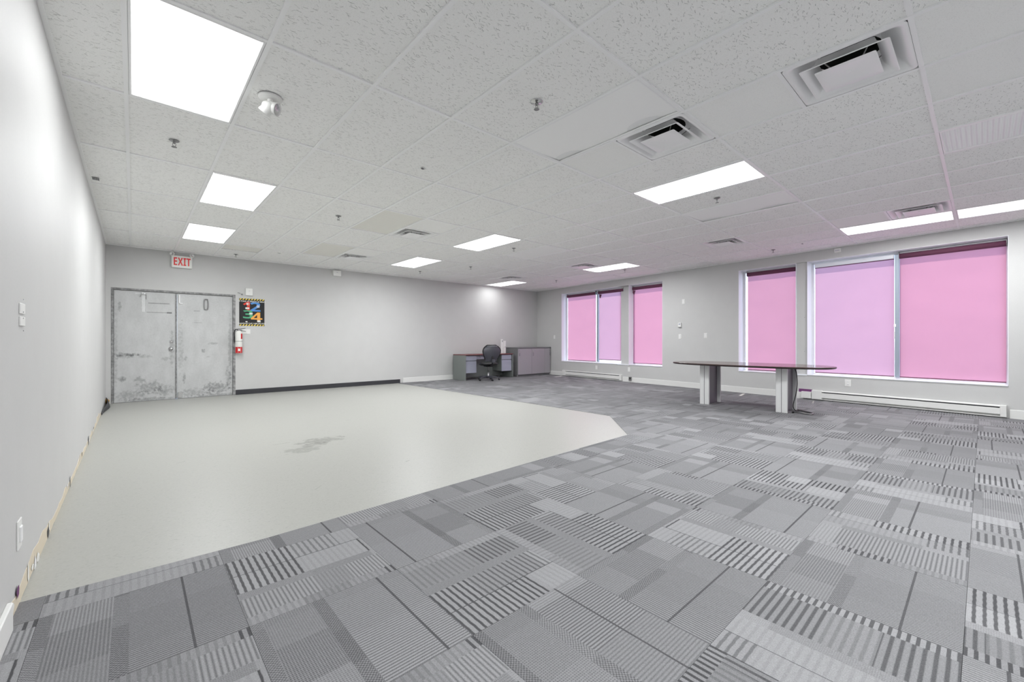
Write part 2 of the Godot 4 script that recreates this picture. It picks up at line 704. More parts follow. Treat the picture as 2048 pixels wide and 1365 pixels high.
func door_textures() -> void:
	# galvanised steel, smeared, scuffed and rust-specked; pixel = 2.5 mm
	for leaf in 2:
		var w := 352
		var h := 808
		var r := RandomNumberGenerator.new()
		r.seed = 500 + leaf
		var val := PackedFloat32Array()
		val.resize(w * h)
		var broad := noise(70 + leaf, 0.012, 4)
		var fine := noise(80 + leaf, 0.09, 3)
		for y in h:
			for x in w:
				val[y * w + x] = 194.0 + 9.0 * broad.get_noise_2d(x * 1.0, y * 0.45) + 4.0 * fine.get_noise_2d(x, y * 0.5) + r.randf_range(-2, 2)
		var b := noise(95 + leaf, 0.035, 4)
		# grime of the lower kicks and hand grease round the edges
		if leaf == 0:
			for m in [[40, 470, 130, 26, 70], [95, 468, 90, 14, 60], [170, 480, 60, 20, 40], [45, 640, 30, 26, 80], [140, 650, 46, 36, 50], [200, 710, 110, 70, 55], [90, 760, 120, 46, 45], [280, 740, 90, 60, 50], [30, 120, 14, 50, 60], [330, 420, 22, 190, 42], [8, 420, 16, 380, 36], [180, 800, 200, 22, 60], [290, 500, 40, 20, 34]]:
				blotch(val, w, h, b, m[0], m[1], m[2], m[3], m[4], 0.25)
		else:
			for m in [[40, 650, 14, 60, 60], [250, 740, 120, 60, 75], [110, 770, 150, 46, 45], [325, 660, 26, 120, 50], [20, 430, 22, 260, 34], [335, 430, 18, 360, 44], [160, 445, 16, 24, 110], [225, 385, 60, 12, 45], [190, 490, 20, 12, 45], [50, 500, 14, 26, 45], [240, 800, 200, 22, 55]]:
				blotch(val, w, h, b, m[0], m[1], m[2], m[3], m[4], 0.25)
		var marks := []        # x0, x1, y, thick, darkness
		if leaf == 0:
			marks = [[190, 316, 80, 8, 55], [180, 330, 150, 5, 60], [300, 330, 146, 12, 70], [10, 110, 472, 3, 60], [116, 170, 12, 10, -24]]
			for y in range(18, 150):
				for x in range(150, 174):
					val[y * w + x] += 22.0 + r.randf_range(-6, 6) - (50.0 if (x < 153 or x > 171) and r.randf() < 0.6 else 0.0)
		else:
			marks = [[100, 140, 128, 4, 60], [100, 150, 220, 3, 55], [10, 330, 476, 2, 12]]
		for m in marks:
			for y in range(m[2], m[2] + m[3]):
				for x in range(m[0], m[1]):
					val[y * w + x] -= m[4] * r.randf_range(0.5, 1.0)
		for k in 900:
			var p := r.randi_range(0, w * h - 3)
			var d := r.randf_range(10.0, 46.0)
			for q in r.randi_range(1, 3):
				val[p + q] -= d
		for k in 60:
			var x0 := r.randi_range(4, w - 40)
			var y0 := r.randi_range(4, h - 10)
			var dd := r.randf_range(8.0, 30.0)
			var slope := r.randf_range(-0.25, 0.25)
			for q in r.randi_range(6, 32):
				val[clampi(int(y0 + q * slope), 0, h - 1) * w + x0 + q] -= dd
		var data := PackedByteArray()
		data.resize(w * h * 3)
		for p in w * h:
			var v := clampf(val[p], 35, 240)
			data[p * 3] = int(v)
			data[p * 3 + 1] = int(v + 1.0)
			data[p * 3 + 2] = int(v + 1.0)
		textured("door_leaf%d" % leaf, picture(w, h, data), 0.5)
	var w2 := 128
	var nn := noise(99, 0.06, 4)
	var d2 := PackedByteArray()
	d2.resize(w2 * w2 * 3)
	for y in w2:
		for x in w2:
			var v3 := int(clampf(138.0 + 50.0 * nn.get_noise_2d(x, y), 50, 220))
			var o := (y * w2 + x) * 3
			d2[o] = v3
			d2[o + 1] = v3
			d2[o + 2] = v3
	var fm := textured("door_frame", picture(w2, w2, d2), 0.5)
	fm.uv1_triplanar = true
	fm.uv1_scale = Vector3(1.7, 1.7, 1.7)


func table_texture() -> void:
	var w := 256
	var n := noise(120, 0.02, 4)
	var data := PackedByteArray()
	data.resize(w * w * 3)
	for y in w:
		for x in w:
			var v := 0.5 + 0.5 * n.get_noise_2d(x * 0.35, y * 4.0)
			var o := (y * w + x) * 3
			data[o] = int(78 + 26 * v)
			data[o + 1] = int(54 + 20 * v)
			data[o + 2] = int(50 + 17 * v)
	var m := textured("table_wood", picture(w, w, data), 0.16)
	m.uv1_triplanar = true
	m.uv1_scale = Vector3(0.8, 0.8, 0.8)


# ---------------------------------------------------------------- floor
func vinyl_plan() -> PackedVector2Array:
	return PackedVector2Array([Vector2(LEFT_X, 2.695), Vector2(0.55, 2.662), Vector2(1.5, 2.70), Vector2(4.314, 2.785), Vector2(5.21, 3.665), Vector2(5.205, 5.5), Vector2(5.12, 10.21), Vector2(LEFT_X, 10.29)])


func build_floor() -> void:
	var st := mb()
	plate(st, room_plan(0.3), -0.25, -0.02, no_uv)
	var fl := structure("floor", st, M.slab, "grey patterned carpet tiles meeting a white vinyl floor")
	var vp := vinyl_plan()
	st = mb()
	plate(st, vp, -0.02, 0.0, func(p: Vector2) -> Vector2: return Vector2((p.x - VX0) / (VX1 - VX0), (VD1 - p.y) / (VD1 - VD0)))
	obj(st, "vinyl_sheet", M.vinyl, fl)
	var room := room_plan(0.01)
	var half := FT2 / 2.0 - 0.0006
	var shared := {}
	var rest := {}
	for a in range(-5, 14):
		for b in range(-6, 17):
			var cx := 2.16 + (a + 0.5) * FT2
			var cd := 0.05 + (b + 0.5) * FT2
			var even := posmod(a + b, 2) == 0
			var r := RandomNumberGenerator.new()
			r.seed = 1000 + a * 57 + b * 911
			r.randi()
			var left := a <= -2 or (a == -1 and b >= 3)
			var coarse := even == left
			if absi(a) + b > 7 and r.randf() < 0.35:
				coarse = not coarse
			var variant := r.randi_range(0, 4) + (5 if coarse else 0)
			var flip := r.randf() < 0.5
			if a == 0 and b == 0 or a == -1 and b == 1 or a == 4 and b == 0:
				variant = 0
				flip = false
			if a == -4 and b == 3:
				variant = 0
				flip = true
			# uv: bands run along x on even tiles, along depth on odd ones
			var uv_of := func(p: Vector2) -> Vector2:
				var q := (p - Vector2(cx, cd)) / FT2 + Vector2(0.5, 0.5)
				var t := q if even else Vector2(q.y, q.x)
				return Vector2(t.x, 1.0 - t.y) if flip else t
			var full := rect(cx - half, cx + half, cd - half, cd + half)
			var pieces := [full]
			var next := []
			for p in pieces:
				next.append_array(Geometry2D.intersect_polygons(p, room))
			pieces = next
			next = []
			for p in pieces:
				next.append_array(Geometry2D.clip_polygons(p, vp))
			pieces = next
			for p in pieces:
				if Geometry2D.is_polygon_clockwise(p) and false:
					continue
				var seen := cd > -0.75 and (cd > 0.9 or cx > 0.4)
				if not seen:
					if not rest.has(variant):
						rest[variant] = mb()
					plate(rest[variant], p, -0.02, CAR, uv_of)
					continue
				var whole: bool = p.size() == 4 and absf(area(p) - 4.0 * half * half) < 1e-4
				var key := "%s%s" % [even, flip]
				var mesh: Mesh
				var where := Vector3.ZERO
				if whole:
					if not shared.has(key):
						st = mb()
						var uv0 := func(q0: Vector2) -> Vector2:
							return uv_of.call(q0 + Vector2(cx, cd))
						plate(st, rect(-half, half, -half, half), -0.02, CAR, uv0)
						shared[key] = commit(st)
					mesh = shared[key]
					where = V(cx, 0, cd)
				else:
					st = mb()
					plate(st, p, -0.02, CAR, uv_of)
					mesh = commit(st)
				var o := put(mesh, "carpet_tile", M["carpet%d" % variant], fl)
				o.position = where
	for variant in rest:
		var o2 := obj(rest[variant], "carpet_tile_field", M["carpet%d" % variant], fl)
		o2.set_meta("kind", "stuff")
	# ground outside the windows
	st = mb()
	box(st, Vector3(26, -0.4, 0), Vector3(31.0, 0.2, 60))
	structure("pavement", st, M.pavement)


func area(p: PackedVector2Array) -> float:
	var s := 0.0
	for k in p.size():
		s += p[k].cross(p[(k + 1) % p.size()])
	return absf(s) / 2.0


# ---------------------------------------------------------------- walls
func build_walls() -> void:
	var top := 3.1
	var low := -0.02
	var st := mb()
	bar(st, FRONT - 0.3, 10.4, low, top, -0.2, 0.0)
	var o := structure("wall_left", st, M.wall, "pale grey painted left wall, base strip torn off")
	o.transform = T_LEFT
	st = mb()      # back wall, open at the double door
	bar(st, -0.2, 0.065, low, top, -0.2, 0.0)
	bar(st, 0.065, 1.912, 2.044, top, -0.2, 0.0)
	bar(st, 1.912, 11.0, low, top, -0.2, 0.0)
	o = structure("wall_back", st, M.wall, "pale grey back wall with the steel double door")
	o.transform = T_BACK
	st = mb()      # window wall with two wide openings
	var z1 := 0.235
	bar(st, -2.9, 11.2, low, 0.455, 0.0, z1)
	bar(st, -2.9, 11.2, 2.60, top, 0.0, z1)
	bar(st, -2.9, 0.271, 0.455, 2.60, 0.0, z1)
	bar(st, 4.017, 5.865, 0.455, 2.60, 0.0, z1)
	bar(st, 9.533, 11.2, 0.455, 2.60, 0.0, z1)
	bar(st, 2.749, 2.933, 0.455, 2.60, 0.03, z1)
	bar(st, 6.90, 7.27, 0.455, 2.60, 0.15, z1)
	o = structure("wall_right", st, M.wall, "pale grey window wall with shaded windows")
	o.transform = T_RIGHT
	for q in [2.80, 2.88]:
		for h in [0.9, 1.55]:
			var s2 := mb()
			lathe(s2, [Vector2(0, -0.003), Vector2(0.006, 0), Vector2(0.006, 0.004)], 8, Transform3D(Basis(Vector3.RIGHT, PI / 2), Vector3(q, h, 0.03)))
			if q < 2.85:
				obj(s2, "screw", M.steel, o)
	st = mb()
	var w := right_x(FRONT)
	box(st, V((LEFT_X + w) / 2, top / 2, FRONT - 0.1), Vector3(w - LEFT_X + 0.6, top, 0.2))
	structure("wall_front", st, M.wall)


# ---------------------------------------------------------------- ceiling
const LIT := [[0, -1], [1, 1], [1, 3], [7, -2], [7, 1], [7, 3], [13, -3], [13, -4], [13, 1], [13, 4], [1, -4], [7, -5], [4, -5]]
const UNLIT := [[4, -2], [9, -2], [9, 1], [10, 4]]
const RIBBED := [[8, -4]]
const VENTS := [[5, -3, 0], [5, -2, 0], [5, 1, 1], [5, 3, 1], [12, 1, 1], [12, 3, 1], [12, -1, 0], [12, -3, 0]]
const AGED := [[4, 1], [4, 3]]


func gx(i: float) -> float:
	return GX + FT2 * i


func gd(j: float) -> float:
	return GD + FT4 * j


func holds(list: Array, i: int, j: int) -> bool:
	for c in list:
		if c[0] == i and c[1] == j:
			return true
	return false


func build_ceiling() -> void:
	var st := mb()
	plate(st, room_plan(0.35), 2.97, 3.12, no_uv)
	var ce := structure("ceiling", st, M.slab, "suspended ceiling of white mineral tiles in a white grid")
	var room := room_plan()
	# tees: one mesh each along the depth, and cross tees cell by cell
	var tw := 0.012
	var i_last := 17
	for i in range(0, i_last + 1):
		var strip := Geometry2D.intersect_polygons(rect(gx(i) - tw, gx(i) + tw, FRONT, 10.4), room)
		for p in strip:
			st = mb()
			plate(st, p, CEIL, CEIL + 0.03, no_uv)
			obj(st, "main_tee", M.tee, ce)
	for j in range(-5, 6):
		var strip2 := Geometry2D.intersect_polygons(rect(-1, 11, gd(j) - tw, gd(j) + tw), room)
		for p in strip2:
			st = mb()
			plate(st, p, CEIL + 0.0008, CEIL + 0.028, no_uv)
			obj(st, "cross_tee", M.tee, ce)
	# wall angle
	for s in [[T_LEFT, -3.0, 10.28, 1.0], [T_BACK, 0.0, 10.64, 1.0], [T_RIGHT, -2.6, 10.74, -1.0]]:
		st = mb()
		bar(st, s[1], s[2], CEIL - 0.001, CEIL + 0.025, 0.0, s[3] * 0.022)
		obj(st, "wall_angle", M.tee, ce).transform = s[0]
	var lap := 0.005
	var r := RandomNumberGenerator.new()
	r.seed = 55
	var shared := {}
	for i in range(-1, 17):
		for j in range(-6, 6):
			var kind := r.randi_range(0, 1)
			var tilt := r.randf_range(-0.002, 0.002)
			if holds(LIT, i, j) or holds(UNLIT, i, j) or holds(RIBBED, i, j):
				continue
			var d0 := gd(j) + lap
			var d1 := gd(j + 1) - lap
			var mat_name := "tile%d" % kind
			var up := CEIL + 0.009
			for v in VENTS:
				if v[0] == i and v[1] == j:
					mat_name = "tile2"
					if v[2] == 0:
						d0 = gd(j + 0.5) + lap
					else:
						d1 = gd(j + 0.5) - lap
			if holds(AGED, i, j):
				mat_name = "tile_aged"
				up += 0.007
			if (i == 6 and j == -4) or (i == 5 and j == -4):
				mat_name = "tile2"
			if i >= 14 and j in [1, 2]:
				mat_name = "tile2"
			var cell := rect(gx(i) + lap, gx(i + 1) - lap, d0, d1)
			if (i == 2 and j == 4):
				cell = rect(gx(i) + lap, gx(i + 1) - lap, gd(4.45), d1)
			for p in Geometry2D.intersect_polygons(cell, room):
				if area(p) < 0.004:
					continue
				var x0 := gx(i)
				var e0 := gd(j)
				var flip := r.randf() < 0.5
				var uv_of := func(q: Vector2) -> Vector2:
					var t := Vector2((q.x - x0) / FT2, (q.y - e0) / FT4)
					return Vector2(1, 1) - t if flip else t
				var whole: bool = p.size() == 4 and absf(area(p) - (FT2 - 2 * lap) * (FT4 - 2 * lap)) < 1e-4
				if whole:
					var key := str(flip)
					if not shared.has(key):
						var st2 := mb()
						var uv0 := func(q0: Vector2) -> Vector2: return uv_of.call(q0 + Vector2(x0, e0))
						plate(st2, rect(lap, FT2 - lap, lap, FT4 - lap), 0.0, 0.016, uv0)
						shared[key] = commit(st2)
					var o := put(shared[key], "ceiling_tile", M[mat_name], ce)
					o.position = V(x0, up + tilt, e0)
				else:
					st = mb()
					plate(st, p, up, up + 0.016, uv_of)
					obj(st, "ceiling_tile", M[mat_name], ce)
	# the short aged tile next to the exit sign, lifted off its tee
	st = mb()
	plate(st, rect(gx(2) + lap, gx(3) - lap, gd(4) + lap, gd(4.44)), CEIL + 0.02, CEIL + 0.036, func(q: Vector2) -> Vector2: return Vector2((q.x - gx(2)) / FT2, (q.y - gd(4)) / FT4))
	obj(st, "ceiling_tile", M.tile_aged, ce)
	# the half-cell tees beside the vents
	for v in VENTS:
		st = mb()
		bar(st, gx(v[0]), gx(v[0] + 1), CEIL + 0.0008, CEIL + 0.028, -gd(v[1] + 0.5) - tw, -gd(v[1] + 0.5) + tw)
		obj(st, "cross_tee", M.tee, ce)


func cell_at(i: float, j: float) -> Transform3D:
	return at(V(gx(i + 0.5), CEIL, gd(j + 0.5)))


func troffer(i: int, j: int, lit: bool, label: String, lens_mat: String, power := 2.9, warp := 0.0) -> Node3D:
	var t := thing("ceiling_light", label, "ceiling light", cell_at(i, j), "ceiling light panels")
	var hx := FT2 / 2.0 - 0.013
	var hd := FT4 / 2.0 - 0.013
	var st := mb()
	var w := 0.016
	for s in [-1.0, 1.0]:
		box(st, Vector3(s * (hx - w / 2), 0.006, 0), Vector3(w, 0.012, hd * 2), 0.003)
		box(st, Vector3(0, 0.006, s * (hd - w / 2)), Vector3((hx - w) * 2, 0.012, w), 0.003)
	obj(st, "frame", M.tee, t)
	st = mb()
	box(st, Vector3(0, 0.06, 0), Vector3(hx * 2, 0.09, hd * 2), 0.01)
	obj(st, "housing", M.white_paint, t)
	st = mb()
	st.set_smooth_group(-1)
	var x := hx - w + 0.001
	var z := hd - w + 0.001
	if warp > 0.0:
		warped_lens(st, x, z, warp)
	else:
		bar(st, -x, x, 0.006, 0.012, -z, z)
		quad(st, Vector3(-x, 0.0055, -z), Vector3(x, 0.0055, -z), Vector3(x, 0.0055, z), Vector3(-x, 0.0055, z), Vector3.DOWN, Rect2(0, 0, 1, 2.5))
	obj(st, "lens", M[lens_mat], t)
	if lit:
		var l := AreaLight3D.new()
		l.name = "lamp"
		l.area_size = Vector2(2 * x, 2 * z)
		l.light_energy = power
		l.light_color = Color(0.985, 0.995, 1.0)
		l.shadow_enabled = true
		l.area_range = 30.0
		l.area_attenuation = 2.0
		l.position = Vector3(0, 0.004, 0)
		l.rotation = Vector3(-PI / 2, 0, 0)
		t.add_child(l)
	return t


func build_ceiling_lights() -> void:
	var labels := {
		"0,-1": "large glowing white light panel nearest the left wall, beside the emergency lamp",
		"1,1": "glowing white light panel, middle of the three by the left wall",
		"1,3": "glowing white light panel closest to the exit sign",
		"7,-2": "glowing white light panel in the middle of the ceiling, below the two silver vents",
		"7,1": "glowing white light panel right of the far vents, brighter at one end",
		"7,3": "glowing white light panel close to the blank stretch of back wall",
		"13,-3": "long glowing white light panel touching the silver vent above the large window",
		"13,-4": "glowing white light panel cut off by the right edge of the photo",
		"13,1": "glowing white light panel above the narrow left windows",
		"13,4": "small glowing white light panel in the far corner above the cabinet",
		"1,-4": "glowing white light panel behind the camera by the left wall",
		"7,-5": "glowing white light panel beside the camera, out of the picture",
		"4,-5": "glowing white light panel behind the camera, out of the picture",
	}
	var tubes := {"0,-1": 0.75, "1,-4": 2.6, "7,-5": 4.6, "4,-5": 3.6, "1,1": 2.8, "1,3": 2.2, "13,-3": 2.2, "13,-4": 1.3, "13,4": 0.8, "13,1": 2.8, "7,-2": 4.0, "7,1": 3.8, "7,3": 3.4}   # tubes of different age
	for c in LIT:
		troffer(c[0], c[1], true, labels["%d,%d" % [c[0], c[1]]], "lamp_lens", tubes.get("%d,%d" % [c[0], c[1]], 3.3))
	var off := {
		"4,-2": "large unlit smooth white light panel beside the silver vent",
		"9,-2": "unlit white light panel with a warped lower edge, next to the bright middle one",
		"9,1": "unlit white light panel far off between two lit ones",
		"10,4": "faint unlit white light panel at the back wall",
	}
	for c in UNLIT:
		troffer(c[0], c[1], false, off["%d,%d" % [c[0], c[1]]], "lens_unlit", 0.0, 0.018 if c[1] == -2 else 0.0)
	troffer(8, -4, false, "unlit ribbed plastic light panel at the right edge of the photo", "lens_ribbed")


# an unlit lens whose far long edge has buckled up out of its frame
func warped_lens(st: SurfaceTool, x: float, z: float, warp: float) -> void:
	var n := 24
	st.set_smooth_group(7)
	var rows := []
	for k in n + 1:
		var t := float(k) / n
		var lift := warp * (0.35 + 0.65 * maxf(0.0, sin(TAU * t * 1.5 + 0.6)))
		var row := []
		for e in 7:
			var u := e / 6.0
			row.append(Vector3(-x + 2.0 * x * u, 0.0055 + lift * pow(u, 4.0), -z + 2.0 * z * t))
		rows.append(row)
	for k in n:
		for e in 6:
			tri(st, rows[k][e], rows[k][e + 1], rows[k + 1][e + 1], Vector3.DOWN)
			tri(st, rows[k][e], rows[k + 1][e + 1], rows[k + 1][e], Vector3.DOWN)
	st.set_smooth_group(-1)


func square_loft(st: SurfaceTool, prof: Array, corner: float, out_up := false) -> void:
	# prof: (half width, y); rings of rounded squares
	var rings := []
	for p in prof:
		var ring := []
		var c: float = minf(corner, p.x * 0.5)
		for k in 4:
			for s in 4:
				var a := PI / 2 * k + PI / 2 * s / 3.0
				var mid := Vector2(p.x - c, p.x - c).rotated(PI / 2 * k)
				ring.append(Vector3(mid.x + c * cos(a), p.y, mid.y + c * sin(a)))
		rings.append(ring)
	st.set_smooth_group(2)
	for i in rings.size() - 1:
		for k in 16:
			var a: Vector3 = rings[i][k]
			var b: Vector3 = rings[i][(k + 1) % 16]
			var c2: Vector3 = rings[i + 1][(k + 1) % 16]
			var d: Vector3 = rings[i + 1][k]
			var n := (c2 - a).cross(d - b)
			if n.y > 0.0:
				n = -n
			if absf(n.y) < 1e-6:
				n = Vector3(-a.x, 0, -a.z)
			tri(st, a, b, c2, n)
			tri(st, a, c2, d, n)
	st.set_smooth_group(-1)


func build_ceiling_vents() -> void:
	var labels := ["largest silver square vent, upper right of the ceiling", "silver square vent beside the large unlit white panel", "square vent with dark slots next to the yellowed tile, mid ceiling", "small square vent with dark slots near the back wall, above the white wall box", "square silver vent touching the lit panel above the narrow left windows", "small dark-slotted vent in the far corner", "square silver vent above the gap between the two window groups", "square silver vent touching the long lit panel above the large window"]
	for k in VENTS.size():
		var v: Array = VENTS[k]
		var t := thing("air_vent", labels[k], "air vent", at(V(gx(v[0] + 0.5), CEIL, gd(v[1] + 0.25 + 0.5 * v[2]))), "square ceiling vents")
		var st := mb()
		var h := 0.291
		square_loft(st, [Vector2(h, 0.004), Vector2(h - 0.012, 0.0), Vector2(h - 0.03, 0.006), Vector2(0.225, 0.045), Vector2(0.19, 0.085), Vector2(0.16, 0.10)], 0.03)
		obj(st, "pan", M.silver_vent, t)
		st = mb()
		square_loft(st, [Vector2(0.215, -0.008), Vector2(0.208, -0.011), Vector2(0.18, 0.008), Vector2(0.15, 0.04), Vector2(0.14, 0.07)], 0.012)
		obj(st, "louver", M.silver_vent, t)
		st = mb()
		square_loft(st, [Vector2(0.148, -0.016), Vector2(0.144, -0.020), Vector2(0.10, -0.012), Vector2(0.03, -0.008), Vector2(0.001, -0.008)], 0.01)
		obj(st, "center_plate", M.silver_vent, t)
		st = mb()
		lathe(st, [Vector2(0, -0.013), Vector2(0.012, -0.012), Vector2(0.016, -0.008)], 12)
		obj(st, "screw_cap", M.silver_vent, t)
		st = mb()
		lathe(st, [Vector2(0.158, 0.1), Vector2(0.158, 0.165), Vector2(0, 0.165)], 24)
		obj(st, "duct", M.dark, t)
		st = mb()
		lathe(st, [Vector2(0.158, 0.1), Vector2(0.235, 0.1)], 24)
		obj(st, "collar", M.silver_vent, t)
		for s in 4:
			st = mb()
			var dir := Vector3(1, 0, 1).rotated(Vector3.UP, PI / 2 * s).normalized()
			tube(st, [dir * 0.10 + Vector3(0, 0.006, 0), dir * 0.15 + Vector3(0, 0.05, 0), dir * 0.20 + Vector3(0, 0.09, 0)], 0.004, 6)
			obj(st, "strut", M.steel, t)


# ---------------------------------------------------------------- windows
func build_windows() -> void:
	var list := [[7.27, 9.533, [8.17]], [5.865, 6.90, []], [2.933, 4.017, []], [0.271, 2.749, [1.50]]]
	var names := ["two-pane window near the far corner", "single narrow window beside the recessed post", "single narrow window behind the table", "widest two-pane window at the right"]
	for k in 4:
		var w: Array = list[k]
		var o := structure("window_%d" % (k + 1), null, null, names[k])
		o.transform = T_RIGHT
		var lo := 0.455
		var hi := 2.60
		var f := 0.045
		var z0 := 0.205
		var z1 := 0.235
		var st := mb()
		bar(st, w[0], w[0] + f, lo, hi, z0, z1, 0.004)
		bar(st, w[1] - f, w[1], lo, hi, z0, z1, 0.004)
		bar(st, w[0] + f, w[1] - f, lo, lo + f * 0.8, z0, z1, 0.004)
		bar(st, w[0] + f, w[1] - f, hi - f, hi, z0, z1, 0.004)
		obj(st, "frame", M.frame_white, o)
		var edges: Array = [w[0] + f]
		for m in w[2]:
			st = mb()
			bar(st, m - 0.03, m + 0.03, lo + f * 0.8, hi - f, 0.17, z1, 0.006)
			obj(st, "mullion", M.frame_grey, o)
			edges.append(m - 0.03)
			edges.append(m + 0.03)
		edges.append(w[1] - f)
		for e in range(0, edges.size(), 2):
			st = mb()
			bar(st, edges[e], edges[e + 1], lo + f * 0.8, hi - f, 0.221, 0.225)
			obj(st, "pane", M.glass, o)
		st = mb()
		bar(st, w[0] + 0.001, w[1] - 0.001, lo - 0.001, lo + 0.012, -0.012, z0, 0.004)
		obj(st, "sill", M.frame_white, o)
		# jamb and head linings
		st = mb()
		bar(st, w[1] - 0.006, w[1], lo + 0.012, hi, 0.0, z0)
		bar(st, w[0], w[0] + 0.006, lo + 0.012, hi, 0.0 if k != 0 else 0.15, z0)
		bar(st, w[0] + 0.006, w[1] - 0.006, hi - 0.006, hi, 0.0, z0)
		obj(st, "lining", M.frame_white, o)
	# the ledge and head line running across the recessed posts
	for p in [[6.90, 7.27, 0.15], [2.749, 2.933, 0.03]]:
		var st2 := mb()
		bar(st2, p[0], p[1], 0.443, 0.467, -0.012, p[2], 0.003)
		var t := structure("trim_1", st2, M.frame_white)
		t.transform = T_RIGHT


func build_shades() -> void:
	# q from, q to, bottom, fabric, head: 0 dark roller, 1 white cassette
	var z := 0.175
	var list := [
		[8.23, 9.42, 0.495, "shade_pink", 0, "pink roller shade on the leftmost window pane, next to the corner"],
		[7.20, 8.11, 0.555, "shade_lilac", 0, "lilac roller shade hanging short of the sill, with a torn corner"],
		[5.90, 6.885, 0.500, "shade_pink", 0, "pink roller shade right of the recessed post, torn at its top corner"],
		[2.96, 3.905, 0.485, "shade_rose", 0, "narrow rose roller shade behind the table"],
		[1.535, 2.675, 0.500, "shade_lilac", 1, "lilac roller shade on the left half of the widest window"],
		[0.305, 1.465, 0.495, "shade_rose", 0, "wide scuffed rose roller shade at the right end of the wall"],
	]
	for k in list.size():
		var s: Array = list[k]
		var mid: float = (s[0] + s[1]) / 2
		var half: float = (s[1] - s[0]) / 2
		var base: float = s[2]
		var t := thing("roller_shade", s[5], "window shade", T_RIGHT * Transform3D(Basis(), Vector3(mid, base, z)), "roller shades on the window wall")
		var top := 2.50 - base
		var st := mb()
		var nx := 10
		var ny := 24
		st.set_smooth_group(3)
		var wob := noise(200 + k, 1.1, 2)
		var pts := []
		for y in ny + 1:
			var row := []
			for x in nx + 1:
				var u := -half + 2 * half * x / nx
				var v := top * y / ny
				row.append(Vector3(u, v, 0.006 * wob.get_noise_2d(u * 2.0, v * 2.0) * minf(1.0, (top - v) * 3.0)))
			pts.append(row)
		for y in ny:
			for x in nx:
				tri(st, pts[y][x], pts[y][x + 1], pts[y + 1][x + 1], Vector3(0, 0, -1))
				tri(st, pts[y][x], pts[y + 1][x + 1], pts[y + 1][x], Vector3(0, 0, -1))
		obj(st, "fabric", M[s[3]], t)
		st = mb()
		box(st, Vector3(0, 0.004, 0), Vector3(2 * half, 0.016, 0.008), 0.003)
		obj(st, "hem_bar", M.roller_dark, t)
		st = mb()
		if s[4] == 0:
			var along := Transform3D(Basis(Vector3.BACK, PI / 2), Vector3(half, top + 0.015, -0.012))
			lathe(st, [Vector2(0, 0), Vector2(0.042, 0), Vector2(0.042, 2 * half), Vector2(0, 2 * half)], 20, along)
			obj(st, "roller", M.roller_dark, t)
			for e in [-1.0, 1.0]:
				st = mb()
				box(st, Vector3(e * (half + 0.006), top + 0.03, -0.005), Vector3(0.006, 0.11, 0.07), 0.002)
				obj(st, "bracket", M.steel, t)
			st = mb()
			tube(st, [Vector3(-half, top + 0.062, -0.03), Vector3(-half * 0.3, top + 0.066, -0.034), Vector3(half * 0.4, top + 0.060, -0.031), Vector3(half, top + 0.064, -0.03)], 0.003, 6)
			obj(st, "rail_wire", M.white_plastic, t)
		else:
			box(st, Vector3(0, top + 0.02, -0.01), Vector3(2 * half, 0.07, 0.05), 0.008)
			obj(st, "head_rail", M.frame_white, t)
			st = mb()
			box(st, Vector3(0, top - 0.02, -0.006), Vector3(2 * half, 0.012, 0.02), 0.003)
			obj(st, "valance_edge", M.roller_dark, t)
		if k == 1 or k == 2:
			st = mb()
			var x0 := half - (0.03 if k == 1 else 0.0)
			for e in [-0.001, 0.001]:
				tri(st, Vector3(x0, top - 0.03, -0.02 + e), Vector3(x0 - 0.10, top - 0.05, -0.03 + e), Vector3(x0 - 0.05, top - 0.16, -0.03 + e), Vector3(0, 0, e))
				tri(st, Vector3(x0, top - 0.03, -0.02 + e), Vector3(x0 - 0.05, top - 0.16, -0.03 + e), Vector3(x0, top - 0.10, -0.02 + e), Vector3(0, 0, e))
			obj(st, "torn_flap", M.roller_dark, t)
		if k == 4:
			st = mb()
			box(st, Vector3(-half - 0.012, 0.86, -0.02), Vector3(0.028, 0.05, 0.02), 0.005)
			obj(st, "chain_holder", M.white_plastic, t)
			st = mb()
			box(st, Vector3(-half - 0.006, 0.70, -0.02), Vector3(0.012, 0.12, 0.012), 0.003)
			obj(st, "chain_end", M.white_plastic, t)


